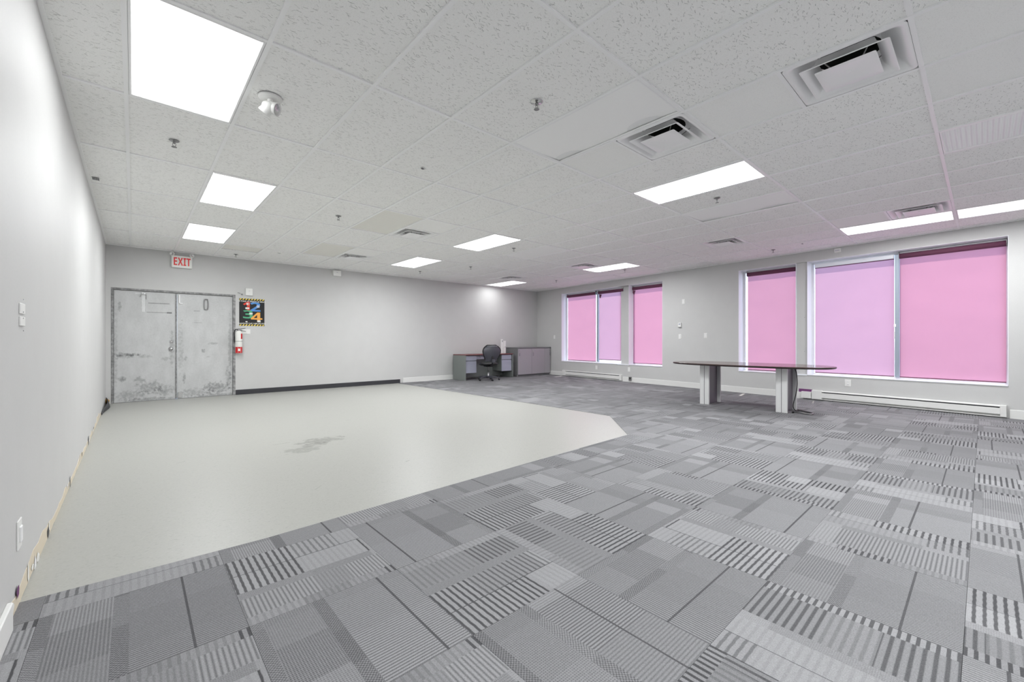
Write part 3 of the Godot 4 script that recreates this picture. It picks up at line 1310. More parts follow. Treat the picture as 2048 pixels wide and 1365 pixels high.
# ---------------------------------------------------------------- door
func build_door() -> void:
	var o := structure("door_1", null, null, "scuffed grey steel double door with pressed steel frame")
	o.transform = T_BACK
	var x0 := 0.065
	var x1 := 1.912
	var top := 2.044
	var st := mb()
	# frame: face, then rebate behind
	for e in [[x0, x0 + 0.035], [x1 - 0.045, x1]]:
		bar(st, e[0], e[1], 0.0, top, -0.2, 0.004, 0.003)
	bar(st, x0 + 0.035, x1 - 0.045, top - 0.035, top, -0.2, 0.004, 0.003)
	bar(st, x0 + 0.035, x0 + 0.05, 0.0, top - 0.035, -0.2, -0.045)
	bar(st, x1 - 0.06, x1 - 0.045, 0.0, top - 0.035, -0.2, -0.045)
	bar(st, x0 + 0.05, x1 - 0.06, top - 0.05, top - 0.035, -0.2, -0.045)
	obj(st, "frame", M.door_frame, o)
	st = mb()
	bar(st, x0 + 0.035, x1 - 0.045, -0.005, 0.006, -0.18, -0.02, 0.002)
	obj(st, "threshold", M.steel, o)
	var mid := 0.967
	for leaf in 2:
		var a := x0 + 0.039 if leaf == 0 else mid + 0.014
		var b := mid - 0.014 if leaf == 0 else x1 - 0.049
		st = mb()
		var z := -0.028
		bar(st, a, b, 0.008, top - 0.039, z - 0.045, z - 0.0002)
		quad(st, Vector3(a, 0.008, z), Vector3(b, 0.008, z), Vector3(b, top - 0.039, z), Vector3(a, top - 0.039, z), Vector3.BACK)
		var d := obj(st, "leaf", M["door_leaf%d" % leaf], o)
		if leaf == 0:
			st = mb()
			lathe(st, [Vector2(0.036, 0.0), Vector2(0.034, 0.008), Vector2(0.018, 0.012), Vector2(0.016, 0.03), Vector2(0.026, 0.042), Vector2(0.028, 0.055), Vector2(0.02, 0.066), Vector2(0, 0.068)], 20, Transform3D(Basis(Vector3.RIGHT, PI / 2), Vector3(0.885, 0.955, z)))
			obj(st, "knob", M.chrome, d)
			st = mb()
			box(st, Vector3(0.893, 1.083, z + 0.006), Vector3(0.055, 0.055, 0.012), 0.004, Transform3D())
			lathe(st, [Vector2(0.02, 0.0), Vector2(0.018, 0.02), Vector2(0, 0.022)], 16, Transform3D(Basis(Vector3.RIGHT, PI / 2), Vector3(0.893, 1.083, z)))
			obj(st, "deadbolt", M.chrome, d)
			st = mb()
			tube(st, [Vector3(0.45, 1.90, z + 0.004), Vector3(0.47, 1.96, z + 0.02), Vector3(0.50, 1.965, z + 0.025), Vector3(0.53, 1.945, z + 0.02)], 0.006, 8)
			box(st, Vector3(0.50, 1.975, z + 0.006), Vector3(0.06, 0.02, 0.012), 0.003)
			obj(st, "hook", M.chrome, d)
			st = mb()
			tube(st, [Vector3(0.535, 1.955, z + 0.01), Vector3(0.535, 1.86, z + 0.008)], 0.004, 6)
			obj(st, "stay_rod", M.steel, d)
		else:
			st = mb()
			var loop := []
			for k in 25:
				var an := TAU * k / 24.0
				loop.append(Vector3(1.425 + 0.032 * cos(an), 1.82 + 0.10 * clampf(1.5 * sin(an), -1.0, 1.0), z + 0.014))
			tube(st, loop, 0.011, 8, false)
			obj(st, "pull_handle", M.steel, d)
			st = mb()
			box(st, Vector3(1.012, 1.90, z + 0.008), Vector3(0.018, 0.16, 0.016), 0.003)
			box(st, Vector3(1.038, 1.815, z + 0.012), Vector3(0.05, 0.022, 0.024), 0.004)
			obj(st, "surface_bolt", M.white_paint, d)
			st = mb()
			box(st, Vector3(1.02, 0.075, z + 0.008), Vector3(0.07, 0.10, 0.016), 0.003)
			obj(st, "floor_bolt", M.chrome, d)
			st = mb()
			lathe(st, [Vector2(0.012, 0), Vector2(0.01, 0.004), Vector2(0, 0.005)], 12, Transform3D(Basis(Vector3.RIGHT, PI / 2), Vector3(1.05, 1.50, z)))
			obj(st, "bolt_head", M.chrome, d)
	st = mb()
	bar(st, mid - 0.018, mid + 0.010, 0.01, top - 0.04, -0.03, -0.018, 0.003)
	obj(st, "astragal", M.door_frame, o)


# ---------------------------------------------------------------- baseboards and the torn strip
func build_baseboards() -> void:
	var st := mb()
	bar(st, 1.915, 5.56, 0.0, 0.10, 0.0, 0.008, 0.002)
	bar(st, 1.915, 5.56, 0.0, 0.012, 0.0, 0.014, 0.003)
	var o := structure("baseboard_back", st, M.black_cove, "black vinyl cove base along the white floor")
	o.transform = T_BACK
	st = mb()
	bar(st, 5.64, 10.62, 0.0, 0.13, 0.0, 0.016, 0.004)
	o = structure("baseboard_back", st, M.trim_paint, "white baseboard behind the desk")
	o.transform = T_BACK
	st = mb()
	bar(st, -2.8, 0.26, 0.0, 0.128, 0.0, -0.016, 0.004)
	bar(st, 2.80, 7.09, 0.0, 0.128, 0.0, -0.016, 0.004)
	bar(st, 9.46, 10.74, 0.0, 0.128, 0.0, -0.016, 0.004)
	o = structure("baseboard_right", st, M.trim_paint, "white baseboard under the windows")
	o.transform = T_RIGHT
	st = mb()
	bar(st, -2.9, 2.46, 0.0, 0.11, 0.0, 0.018, 0.004)
	o = structure("baseboard_left", st, M.trim_paint, "white baseboard end at the lower left corner")
	o.transform = T_LEFT
	# glue and torn drywall paper where the left base was ripped off
	var r := RandomNumberGenerator.new()
	r.seed = 9
	st = mb()
	var d := 2.47
	var h := 0.085
	while d < 8.7:
		var nd := d + r.randf_range(0.05, 0.16)
		var nh := clampf(h + r.randf_range(-0.03, 0.03), 0.045, 0.10)
		var bz := 0.0018
		var lo := r.randf_range(0.0, 0.006)
		quad(st, Vector3(d, lo, bz), Vector3(nd, lo, bz), Vector3(nd, nh, bz), Vector3(d, h, bz), Vector3.BACK)
		quad(st, Vector3(d, h, bz), Vector3(nd, nh, bz), Vector3(nd, nh, 0.0), Vector3(d, h, 0.0), Vector3.UP)
		d = nd
		h = nh
	var scar := structure("trim_2", st, M.glue, "strip of tan glue and torn paper along the foot of the left wall")
	scar.transform = T_LEFT
	for k in 26:
		var sd := r.randf_range(2.5, 8.6)
		st = mb()
		var wide := r.randf_range(0.015, 0.06)
		var tall := r.randf_range(0.015, 0.06)
		var y0 := r.randf_range(0.02, 0.06)
		var poly := []
		for s in 7:
			var an := TAU * s / 7.0
			var rr := r.randf_range(0.5, 1.0)
			poly.append(Vector3(sd + cos(an) * wide * rr, y0 + sin(an) * tall * rr, 0.0035))
		for s in 7:
			tri(st, Vector3(sd, y0, 0.0045), poly[s], poly[(s + 1) % 7], Vector3.BACK)
		obj(st, "paper_scrap", [M.print_white, M.print_white, M.black_cove, M.white_paint][k % 4], scar)
	st = mb()
	var pp := []
	for s in 9:
		var an2 := TAU * s / 9.0
		pp.append(Vector3(2.645 + cos(an2) * 0.035 * r.randf_range(0.6, 1.0), 0.072 + sin(an2) * 0.032 * r.randf_range(0.6, 1.0), 0.005))
	for s in 9:
		tri(st, Vector3(2.645, 0.072, 0.006), pp[s], pp[(s + 1) % 9], Vector3.BACK)
	obj(st, "purple_paint_patch", M.purple_paint, scar)
	# the black cove base still peeling at the far end
	st = mb()
	var rings := []
	for k in 9:
		var t := k / 8.0
		var dd := lerpf(8.75, 10.2, t)
		var out := 0.006 + 0.10 * sin(PI * t) * t
		var hh := 0.03 + 0.085 * t
		rings.append([Vector3(dd, 0.003, out), Vector3(dd, 0.003, out + 0.008), Vector3(dd, hh, out * 0.6 + 0.008), Vector3(dd, hh, out * 0.6 + 0.001)])
	skin(st, rings)
	var peel := obj(st, "cove_base_strip", M.black_cove)
	peel.transform = T_LEFT
	tag(peel, "loose strip of black cove base curling off the left wall by the door", "base strip")
	st = mb()
	for k in 5:
		box(st, Vector3(0.02 * k - 0.04, 0.04 + 0.012 * (k % 3), 0.01 * (k % 2)), Vector3(0.035, 0.05, 0.03), 0.008, Transform3D(Basis(Vector3(0.3, 1, 0.2).normalized(), 0.7 * k), Vector3(0, 0.01, 0)))
	var rub := obj(st, "rubble", M.brass)
	rub.transform = on_back(0.02, 0.0) * Transform3D(Basis(), Vector3(0.0, 0.0, 0.05))
	tag(rub, "crumbled yellow-brown filler lying at the foot of the steel door frame", "debris")


# ---------------------------------------------------------------- furniture
func build_table() -> void:
	var c := V(7.62, CAR, 2.655)
	var t := thing("conference_table", "long oval conference table with dark glossy top on two pale pedestals", "table", at(c))
	var hl := 1.215
	var hw := 0.56
	var top := 0.715
	var ring_of := func(grow: float, y: float) -> Array:
		var ring := []
		for k in 72:
			var a := TAU * k / 72.0
			var ca := cos(a)
			var sa := sin(a)
			ring.append(Vector3(signf(ca) * pow(absf(ca), 2.0 / 2.5) * (hw + grow), y, signf(sa) * pow(absf(sa), 2.0 / 2.5) * (hl + grow)))
		return ring
	var st := mb()
	skin(st, [ring_of.call(-0.012, top - 0.030), ring_of.call(-0.002, top - 0.024), ring_of.call(0.0, top - 0.014), ring_of.call(-0.001, top - 0.004)], true)
	obj(st, "edge_band", M.table_edge, t)
	st = mb()
	skin(st, [ring_of.call(-0.001, top - 0.004), ring_of.call(-0.003, top - 0.001), ring_of.call(-0.006, top)], true)
	obj(st, "tabletop", M.table_wood, t)
	for s in [[0.58, 0.0], [-0.59, 0.0]]:
		var zc: float = -s[0]
		st = mb()
		box(st, Vector3(0, (top - 0.03) / 2, zc), Vector3(0.40, top - 0.03, 0.06), 0.002)
		obj(st, "pedestal_web", M.table_web, t)
		for e in [-1.0, 1.0]:
			st = mb()
			box(st, Vector3(e * 0.235, (top - 0.03) / 2, zc), Vector3(0.035, top - 0.03, 0.155), 0.004)
			var p := obj(st, "pedestal_panel", M.table_leg, t)
			st = mb()
			box(st, Vector3(e * 0.2535, (top - 0.03) / 2, zc), Vector3(0.003, top - 0.04, 0.006))
			obj(st, "groove_strip", M.table_web, p)
	# cable: from the underside down the near pedestal to the floor
	var cab := thing("power_cable", "black power cable hanging under the table beside a pedestal", "cable", at(c + Vector3(0, 0, 0.59)))
	st = mb()
	tube(st, bend([Vector3(0.02, top - 0.035, 0.10), Vector3(0.05, 0.60, 0.12), Vector3(0.13, 0.42, 0.11), Vector3(0.10, 0.26, 0.10), Vector3(-0.04, 0.10, 0.10), Vector3(0.0, 0.02, 0.12), Vector3(0.12, 0.008, 0.14)]), 0.006, 8)
	obj(st, "cord", M.black_rubber, cab)
	st = mb()
	box(st, Vector3(-0.16, 0.014, 0.13), Vector3(0.035, 0.026, 0.03), 0.006)
	obj(st, "plug", M.black_rubber, cab)
	var ext := thing("metal_cable_bracket", "thin looped grey metal bar lying on the carpet beside the pedestal", "bracket", at(c + Vector3(0, 0, 0.59)))
	st = mb()
	tube(st, bend([Vector3(0.22, 0.012, 0.10), Vector3(0.12, 0.012, 0.18), Vector3(-0.02, 0.012, 0.34), Vector3(-0.14, 0.012, 0.36), Vector3(-0.14, 0.012, 0.29), Vector3(-0.10, 0.012, 0.14)]), 0.011, 8)
	obj(st, "bar", M.steel, ext)


func bend(pts: Array) -> Array:
	var c := Curve3D.new()
	for i in pts.size():
		var a: Vector3 = pts[maxi(i - 1, 0)]
		var b: Vector3 = pts[mini(i + 1, pts.size() - 1)]
		var t := (b - a) / 6.0
		c.add_point(pts[i], -t, t)
	c.bake_interval = 0.02
	return Array(c.get_baked_points())


func build_desk() -> void:
	var w := 1.77
	var dp := 0.60
	var t := thing("office_desk", "grey double-pedestal office desk with thin reddish-brown top by the back wall", "desk", at(V(6.79, CAR, 9.50)))
	# local: x right, z towards the room is +; the front face is z = 0, the back z = -dp
	var st := mb()
	box(st, Vector3(w / 2, 0.708, -dp / 2), Vector3(w, 0.024, dp), 0.004)
	obj(st, "desktop", M.desk_top, t)
	for x in [0.012, w - 0.012]:
		st = mb()
		box(st, Vector3(x, 0.348, -dp / 2), Vector3(0.024, 0.696, dp), 0.002)
		obj(st, "side_panel", M.desk_grey, t)
	st = mb()
	box(st, Vector3(w / 2, 0.37, -dp + 0.12), Vector3(w - 0.048, 0.65, 0.018), 0.002)
	obj(st, "modesty_panel", M.desk_grey, t)
	for s in 2:
		var xc := 0.024 + 0.20 if s == 0 else w - 0.024 - 0.20
		st = mb()
		box(st, Vector3(xc, 0.45, -dp / 2 - 0.02), Vector3(0.395, 0.49, dp - 0.10), 0.003)
		var p := obj(st, "pedestal", M.desk_grey, t)
		for dr in [[0.615, 0.14], [0.365, 0.33]]:
			st = mb()
			box(st, Vector3(xc, dr[0], -0.055), Vector3(0.385, dr[1], 0.018), 0.004)
			obj(st, "drawer_front", M.desk_front, p)
	st = mb()
	box(st, Vector3(0.62, 0.63, -0.11), Vector3(0.36, 0.11, 0.018), 0.003)
	var cd := obj(st, "center_drawer", M.desk_front, t)
	st = mb()
	lathe(st, [Vector2(0.014, 0), Vector2(0.013, 0.008), Vector2(0, 0.009)], 14, Transform3D(Basis(Vector3.RIGHT, PI / 2), Vector3(0.58, 0.635, -0.101)))
	obj(st, "lock", M.chrome, cd)
	# white papers box standing on the desk
	var b := thing("document_holder", "tall narrow white holder standing on the desk behind the chair", "holder", at(V(6.79 + 1.63, CAR + 0.72, 9.84)))
	st = mb()
	box(st, Vector3(0.03, 0.19, 0), Vector3(0.10, 0.38, 0.14), 0.004)
	obj(st, "body", M.white_plastic, b)
	st = mb()
	box(st, Vector3(-0.052, 0.215, 0.03), Vector3(0.05, 0.43, 0.05), 0.004)
	obj(st, "back_panel", M.white_paint, b)
	st = mb()
	box(st, Vector3(0.055, 0.19, 0.072), Vector3(0.06, 0.006, 0.004))
	box(st, Vector3(-0.05, 0.37, 0.057), Vector3(0.014, 0.05, 0.004))
	obj(st, "slot", M.dark, b)


func build_cabinet() -> void:
	var w := 1.47
	var t := thing("storage_cabinet", "grey three-door storage cabinet in the corner under the window wall", "cabinet", at(V(8.735, CAR, 9.50)))
	var h := 0.90
	var dp := 0.58
	var st := mb()
	box(st, Vector3(w / 2, (h - 0.03 + 0.05) / 2, -dp / 2 - 0.01), Vector3(w, h - 0.03 - 0.05, dp - 0.02), 0.002)
	obj(st, "body", M.cabinet_side, t)
	st = mb()
	box(st, Vector3(w / 2, 0.026, -dp / 2 - 0.02), Vector3(w - 0.02, 0.05, dp - 0.06))
	obj(st, "plinth", M.cabinet_side, t)
	st = mb()
	box(st, Vector3(0.009, 0.435, -0.01), Vector3(0.018, 0.87, 0.03), 0.002)
	obj(st, "end_panel", M.cabinet_side, t)
	st = mb()
	box(st, Vector3(w / 2, h - 0.015, -dp / 2 + 0.006), Vector3(w + 0.01, 0.03, dp + 0.012), 0.004)
	obj(st, "worktop", M.cabinet_side, t)
	for d in [[0.02, 0.60, 0.06], [0.604, 1.178, 0.65], [1.182, 1.45, 1.41]]:
		st = mb()
		box(st, Vector3((d[0] + d[1]) / 2, 0.46, 0.0), Vector3(d[1] - d[0], 0.80, 0.018), 0.003)
		var door := obj(st, "door", M.cabinet_door, t)
		st = mb()
		tube(st, [Vector3(d[2], 0.80, 0.008), Vector3(d[2], 0.80, 0.032), Vector3(d[2], 0.64, 0.032), Vector3(d[2], 0.64, 0.008)], 0.007, 8)
		obj(st, "handle", M.chrome, door)


func build_chair() -> void:
	var t := thing("task_chair", "black high-backed swivel chair on casters turned towards the desk", "chair", at(V(7.37, CAR, 9.22), -0.30))
	# local: the sitter faces -z
	var st := mb()
	var rings := []
	for k in 9:
		var a := k / 8.0
		var y := 0.43 + 0.07 * a
		var gr := 1.0 - 0.25 * pow(absf(a - 0.45) * 1.9, 3.0)
		var ring := []
		for s in 28:
			var an := TAU * s / 28.0
			var sx := signf(cos(an)) * pow(absf(cos(an)), 0.75)
			var sz := signf(sin(an)) * pow(absf(sin(an)), 0.75)
			ring.append(Vector3(sx * 0.25 * gr, y - 0.03 * maxf(0.0, -sz) * maxf(0.0, -sz), sz * 0.235 * gr))
		rings.append(ring)
	skin(st, rings)
	obj(st, "seat", M.chair_black, t)
	# backrest: a curved shell, wide at the shoulders, narrow at the waist
	var shell := func(off: float, shrink: float) -> Array:
		var rows := []
		for y in 15:
			var v := y / 14.0
			var hw := lerpf(0.17, 0.26, smoothstep(0.0, 0.65, v)) * (1.0 - 0.5 * pow(maxf(0.0, v - 0.62) / 0.38, 2.4)) - shrink
			var row := []
			for x in 13:
				var u := -1.0 + 2.0 * x / 12.0
				row.append(Vector3(u * hw, 0.53 + (0.45 - shrink * 0.6) * v, 0.24 + 0.05 * sin(v * 2.6) - 0.075 * u * u + off + 0.04 * v))
			rows.append(row)
		return rows
	st = mb()
	thick_shell(st, shell.call(0.0, 0.012), shell.call(0.035, 0.012))
	obj(st, "backrest", M.chair_grey, t)
	st = mb()
	var sh: Array = shell.call(0.018, 0.0)
	var loop := []
	for y in range(2, 15):
		loop.append(sh[y][0])
	for x in range(1, 12):
		loop.append(sh[14][x])
	for y in range(14, 1, -1):
		loop.append(sh[y][12])
	tube(st, loop, 0.014, 8)
	var rim := obj(st, "back_rim", M.chair_black, t)
	st = mb()
	var arc := []
	for x in range(1, 12):
		arc.append(sh[13][x] + Vector3(0, 0.012, 0.026))
	tube(st, arc, 0.006, 6)
	obj(st, "rim_piping", M.chair_rim, rim)
	st = mb()
	tube(st, bend([Vector3(0, 0.68, 0.325), Vector3(0, 0.58, 0.325), Vector3(0, 0.46, 0.30), Vector3(0, 0.41, 0.20), Vector3(0, 0.40, 0.04)]), 0.024, 10)
	obj(st, "spine", M.chair_black, t)
	st = mb()
	box(st, Vector3(0.02, 0.55, 0.345), Vector3(0.09, 0.10, 0.035), 0.012)
	obj(st, "lumbar_knob", M.chair_grey, t)
	st = mb()
	box(st, Vector3(0, 0.405, 0.0), Vector3(0.20, 0.05, 0.24), 0.015)
	tube(st, [Vector3(0.08, 0.40, 0.0), Vector3(0.24, 0.395, 0.02)], 0.008, 6)
	obj(st, "tilt_mechanism", M.chair_black, t)
	st = mb()
	lathe(st, [Vector2(0.028, 0.09), Vector2(0.028, 0.26), Vector2(0.016, 0.26), Vector2(0.016, 0.39)], 14)
	obj(st, "gas_lift", M.steel, t)
	st = mb()
	lathe(st, [Vector2(0, 0.075), Vector2(0.05, 0.075), Vector2(0.05, 0.115), Vector2(0.035, 0.13), Vector2(0, 0.13)], 16)
	obj(st, "base_hub", M.chair_grey, t)
	for k in 5:
		var a2 := TAU * k / 5.0 + 0.3
		var dir := Vector3(cos(a2), 0, sin(a2))
		st = mb()
		var rr := []
		for s in 6:
			var f := s / 5.0
			var c := dir * lerpf(0.03, 0.30, f) + Vector3(0, lerpf(0.11, 0.075, f * f), 0)
			var side := dir.cross(Vector3.UP) * lerpf(0.03, 0.018, f)
			var up := Vector3(0, lerpf(0.02, 0.012, f), 0)
			rr.append([c - side - up, c + side - up, c + side * 0.7 + up, c - side * 0.7 + up])
		skin(st, rr)
		var leg := obj(st, "base_arm", M.chair_grey, t)
		st = mb()
		for e in [-1.0, 1.0]:
			var ax := dir.cross(Vector3.UP)
			var bs := Basis(dir, ax, dir.cross(ax))
			lathe(st, [Vector2(0, -0.009), Vector2(0.022, -0.009), Vector2(0.026, 0), Vector2(0.022, 0.009), Vector2(0, 0.009)], 14, Transform3D(bs, dir * 0.30 + Vector3(0, 0.028, 0) + ax * 0.014 * e))
		lathe(st, [Vector2(0.008, 0.03), Vector2(0.008, 0.075)], 8, Transform3D(Basis(), dir * 0.295))
		obj(st, "caster", M.chair_black, leg)


func thick_shell(st: SurfaceTool, a: Array, b: Array) -> void:
	st.set_smooth_group(4)
	var ny: int = a.size() - 1
	var nx: int = a[0].size() - 1
	for y in ny:
		for x in nx:
			var off: Vector3 = b[y][x] - a[y][x]
			tri(st, a[y][x], a[y][x + 1], a[y + 1][x + 1], -off)
			tri(st, a[y][x], a[y + 1][x + 1], a[y + 1][x], -off)
			tri(st, b[y][x], b[y][x + 1], b[y + 1][x + 1], off)
			tri(st, b[y][x], b[y + 1][x + 1], b[y + 1][x], off)
	st.set_smooth_group(-1)
	for x in nx:
		quad(st, a[0][x], a[0][x + 1], b[0][x + 1], b[0][x], Vector3.DOWN)
		quad(st, a[ny][x], a[ny][x + 1], b[ny][x + 1], b[ny][x], Vector3.UP)
	for y in ny:
		quad(st, a[y][0], a[y + 1][0], b[y + 1][0], b[y][0], Vector3.LEFT)
		quad(st, a[y][nx], a[y + 1][nx], b[y + 1][nx], b[y][nx], Vector3.RIGHT)


# ---------------------------------------------------------------- heaters
func build_heaters() -> void:
	for s in [[0.285, 2.655, "long white baseboard heater under the widest window"], [7.11, 9.44, "white baseboard heater under the narrow left windows"]]:
		var w: float = s[1] - s[0]
		var t := thing("baseboard_heater", s[2], "heater", on_right((s[0] + s[1]) / 2, 0.0), "baseboard heaters under the windows")
		var st := mb()
		bar(st, -w / 2, w / 2, 0.02, 0.185, 0.0, 0.012, 0.002)
		obj(st, "back_plate", M.trim_paint, t)
		st = mb()   # top hood, sloping to the front
		var prof := [Vector3(0, 0.185, 0.0), Vector3(0, 0.185, 0.045), Vector3(0, 0.172, 0.062), Vector3(0, 0.163, 0.062), Vector3(0, 0.172, 0.042), Vector3(0, 0.176, 0.0)]
		skin(st, [shift(prof, -w / 2 + 0.001), shift(prof, w / 2 - 0.001)], true, -1)
		obj(st, "hood", M.trim_paint, t)
		st = mb()
		bar(st, -w / 2 + 0.02, w / 2 - 0.02, 0.055, 0.145, 0.052, 0.058, 0.002)
		obj(st, "front_cover", M.trim_paint, t)
		st = mb()
		bar(st, -w / 2 + 0.002, w / 2 - 0.002, 0.018, 0.026, 0.0, 0.055, 0.002)
		obj(st, "bottom_rail", M.trim_paint, t)
		for e in [-1.0, 1.0]:
			st = mb()
			var end := 0.16 if e < 0 else 0.06
			bar(st, e * w / 2, e * (w / 2 - end), 0.02, 0.186, 0.0, 0.065, 0.004)
			obj(st, "end_cap", M.trim_paint, t)
		st = mb()
		bar(st, -w / 2 + 0.17, w / 2 - 0.07, 0.05, 0.172, 0.0125, 0.02)
		obj(st, "element_back", M.chair_grey, t)
		st = mb()
		for k in int(w / 0.03) - 8:
			bar(st, -w / 2 + 0.2 + k * 0.03, -w / 2 + 0.202 + k * 0.03, 0.06, 0.14, 0.021, 0.048)
		obj(st, "heating_fins", M.steel, t).set_meta("kind", "stuff")
	var b := thing("junction_box", "small white box at the left end of the long heater", "junction box", on_right(2.745, 0.025))
	var st2 := mb()
	box(st2, Vector3(0, 0.06, 0.035), Vector3(0.16, 0.12, 0.07), 0.004)
	obj(st2, "cover", M.trim_paint, b)
	st2 = mb()
	bar(st2, 2.66, 2.885, 0.128, 0.19, -0.0005, -0.002)
	var p := structure("trim_3", st2, M.purple_paint, "strip of old purple paint above the baseboard at the long heater")
	p.transform = T_RIGHT


func shift(pts: Array, dx: float) -> Array:
	var out := []
	for p in pts:
		out.append(p + Vector3(dx, 0, 0))
	return out


# ---------------------------------------------------------------- wall fittings
func build_exit_sign() -> void:
	var t := thing("exit_sign", "white exit sign with red letters and two lamp heads above the steel doors", "exit sign", on_back(1.045, 2.485))
	var st := mb()
	box(st, Vector3(0, 0.115, 0.03), Vector3(0.315, 0.23, 0.06), 0.012)
	obj(st, "case", M.white_plastic, t)
	st = mb()
	box(st, Vector3(0, 0.115, 0.0605), Vector3(0.275, 0.19, 0.003), 0.001)
	var face := obj(st, "face", M.print_white, t)
	text(face, "lettering", "EXIT", 0.145, M.exit_red, Vector3(0, 0.112, 0.063), 0.62, 0.003)
	for s in [-1.0, 1.0]:
		st = mb()
		box(st, Vector3(s * 0.135, 0.236, 0.045), Vector3(0.03, 0.02, 0.04), 0.004)
		var head := obj(st, "lamp_bracket", M.white_plastic, t)
		st = mb()
		var aim := Transform3D(Basis(Vector3.UP, 0.5 * s) * Basis(Vector3.RIGHT, PI / 2 + 0.2), Vector3(s * 0.140, 0.250, 0.075))
		lathe(st, [Vector2(0, -0.035), Vector2(0.022, -0.03), Vector2(0.034, 0.0), Vector2(0.036, 0.03), Vector2(0.030, 0.032), Vector2(0.027, 0.022)], 18, aim)
		var lh := obj(st, "lamp_head", M.white_plastic, head)
		lh.set_meta("label", "round white lamp head")
		st = mb()
		lathe(st, [Vector2(0.028, 0.024), Vector2(0.014, 0.016), Vector2(0, 0.014)], 16, aim)
		obj(st, "reflector", M.chrome, head)


func build_poster() -> void:
	var w := 0.455
	var h := 0.565
	var t := thing("safety_poster", "black workplace injury poster with big coloured numbers beside the steel door", "poster", on_back(2.205, 1.415))
	var st := mb()
	bar(st, -w / 2, w / 2, 0.0, h, 0.001, 0.004)
	obj(st, "sheet", M.black_print, t)
	for y in [0.0, h - 0.03]:
		for k in 9:
			st = mb()
			var x := -w / 2 + k * 0.051
			var a := Vector3(x, y, 0.0046)
			quad(st, a, a + Vector3(0.026, 0, 0), a + Vector3(0.046, 0.03, 0), a + Vector3(0.02, 0.03, 0), Vector3.BACK)
			obj(st, "hazard_stripe", M.print_yellow, t)
	text(t, "headline", "In Case of Injury at Work", 0.030, M.print_white, Vector3(0, h - 0.055, 0.005), 1.0, 0.001)
	text(t, "numeral", "1", 0.20, M.print_red, Vector3(-0.085, 0.395, 0.005), 1.25, 0.001)
	text(t, "numeral", "2", 0.19, M.print_blue, Vector3(0.055, 0.395, 0.0052), 1.5, 0.001)
	text(t, "numeral", "3", 0.17, M.print_green, Vector3(-0.07, 0.235, 0.0054), 1.55, 0.001)
	text(t, "numeral", "4", 0.185, M.print_orange, Vector3(0.075, 0.185, 0.0056), 1.5, 0.001)
	text(t, "footer", "Questions? Call 1-800-387-0750", 0.026, M.print_white, Vector3(0, 0.05, 0.005), 0.95, 0.001)
	for p in [[-0.075, 0.455, 0.05, 0.045], [-0.085, 0.365, 0.07, 0.035], [0.11, 0.41, 0.05, 0.045], [-0.02, 0.255, 0.06, 0.035], [0.125, 0.10, 0.06, 0.04], [-0.10, 0.085, 0.035, 0.022]]:
		st = mb()
		box(st, Vector3(p[0], p[1], 0.0064), Vector3(p[2], p[3], 0.0006))
		obj(st, "caption_block", M.print_white, t)
	st = mb()
	box(st, Vector3(-0.065, 0.455, 0.007), Vector3(0.034, 0.010, 0.0006))
	box(st, Vector3(-0.065, 0.455, 0.007), Vector3(0.010, 0.034, 0.0007))
	obj(st, "first_aid_cross", M.print_red, t)
	text(t, "hospital_letter", "H", 0.036, M.print_blue, Vector3(0.11, 0.41, 0.007), 1.0, 0.0008)


func build_extinguisher() -> void:
	var t := thing("fire_extinguisher", "red and white fire extinguisher hanging on the wall beside the door frame", "fire extinguisher", on_back(1.958, 0.852))
	var z := 0.075
	var st := mb()
	lathe(st, [Vector2(0, 0), Vector2(0.055, 0.0), Vector2(0.062, 0.008), Vector2(0.062, 0.40), Vector2(0.055, 0.432), Vector2(0.034, 0.452), Vector2(0.02, 0.458), Vector2(0, 0.458)], 28, Transform3D(Basis(), Vector3(0, 0, z)))
	obj(st, "cylinder", M.print_white, t)
	st = mb()
	band(st, 0.0626, 0.004, 0.128, -PI, PI, z)
	obj(st, "foot_band", M.red, t)
	st = mb()
	band(st, 0.0626, 0.29, 0.40, 0.45, 1.35, z)
	obj(st, "instruction_label", M.red, t)
	st = mb()
	band(st, 0.0630, 0.045, 0.095, -0.35, 0.25, z)
	obj(st, "sticker", M.print_white, t)
	st = mb()
	band(st, 0.0632, 0.24, 0.246, -1.4, 1.4, z)
	obj(st, "strap", M.black_rubber, t)
	st = mb()
	lathe(st, [Vector2(0.02, 0.455), Vector2(0.022, 0.475), Vector2(0.016, 0.50), Vector2(0, 0.50)], 14, Transform3D(Basis(), Vector3(0, 0, z)))
	obj(st, "valve", M.steel, t)
	st = mb()
	box(st, Vector3(0.055, 0.508, z), Vector3(0.13, 0.010, 0.02), 0.003, Transform3D(Basis(Vector3.BACK, 0.18), Vector3(0.09, -0.01, 0)))
	obj(st, "lever", M.black_rubber, t)
	st = mb()
	box(st, Vector3(0.06, 0.47, z), Vector3(0.13, 0.009, 0.018), 0.003, Transform3D(Basis(Vector3.BACK, -0.22), Vector3(-0.10, 0.012, 0)))
	obj(st, "carry_handle", M.black_rubber, t)
	st = mb()
	tube(st, bend([Vector3(-0.015, 0.482, z), Vector3(-0.055, 0.48, z), Vector3(-0.08, 0.43, z + 0.005), Vector3(-0.082, 0.33, z + 0.01), Vector3(-0.074, 0.22, z + 0.012)]), 0.009, 10)
	obj(st, "hose", M.black_rubber, t)
	st = mb()
	bar(st, -0.02, 0.02, 0.2, 0.47, 0.0, 0.014, 0.002)
	obj(st, "wall_hook", M.steel, t)


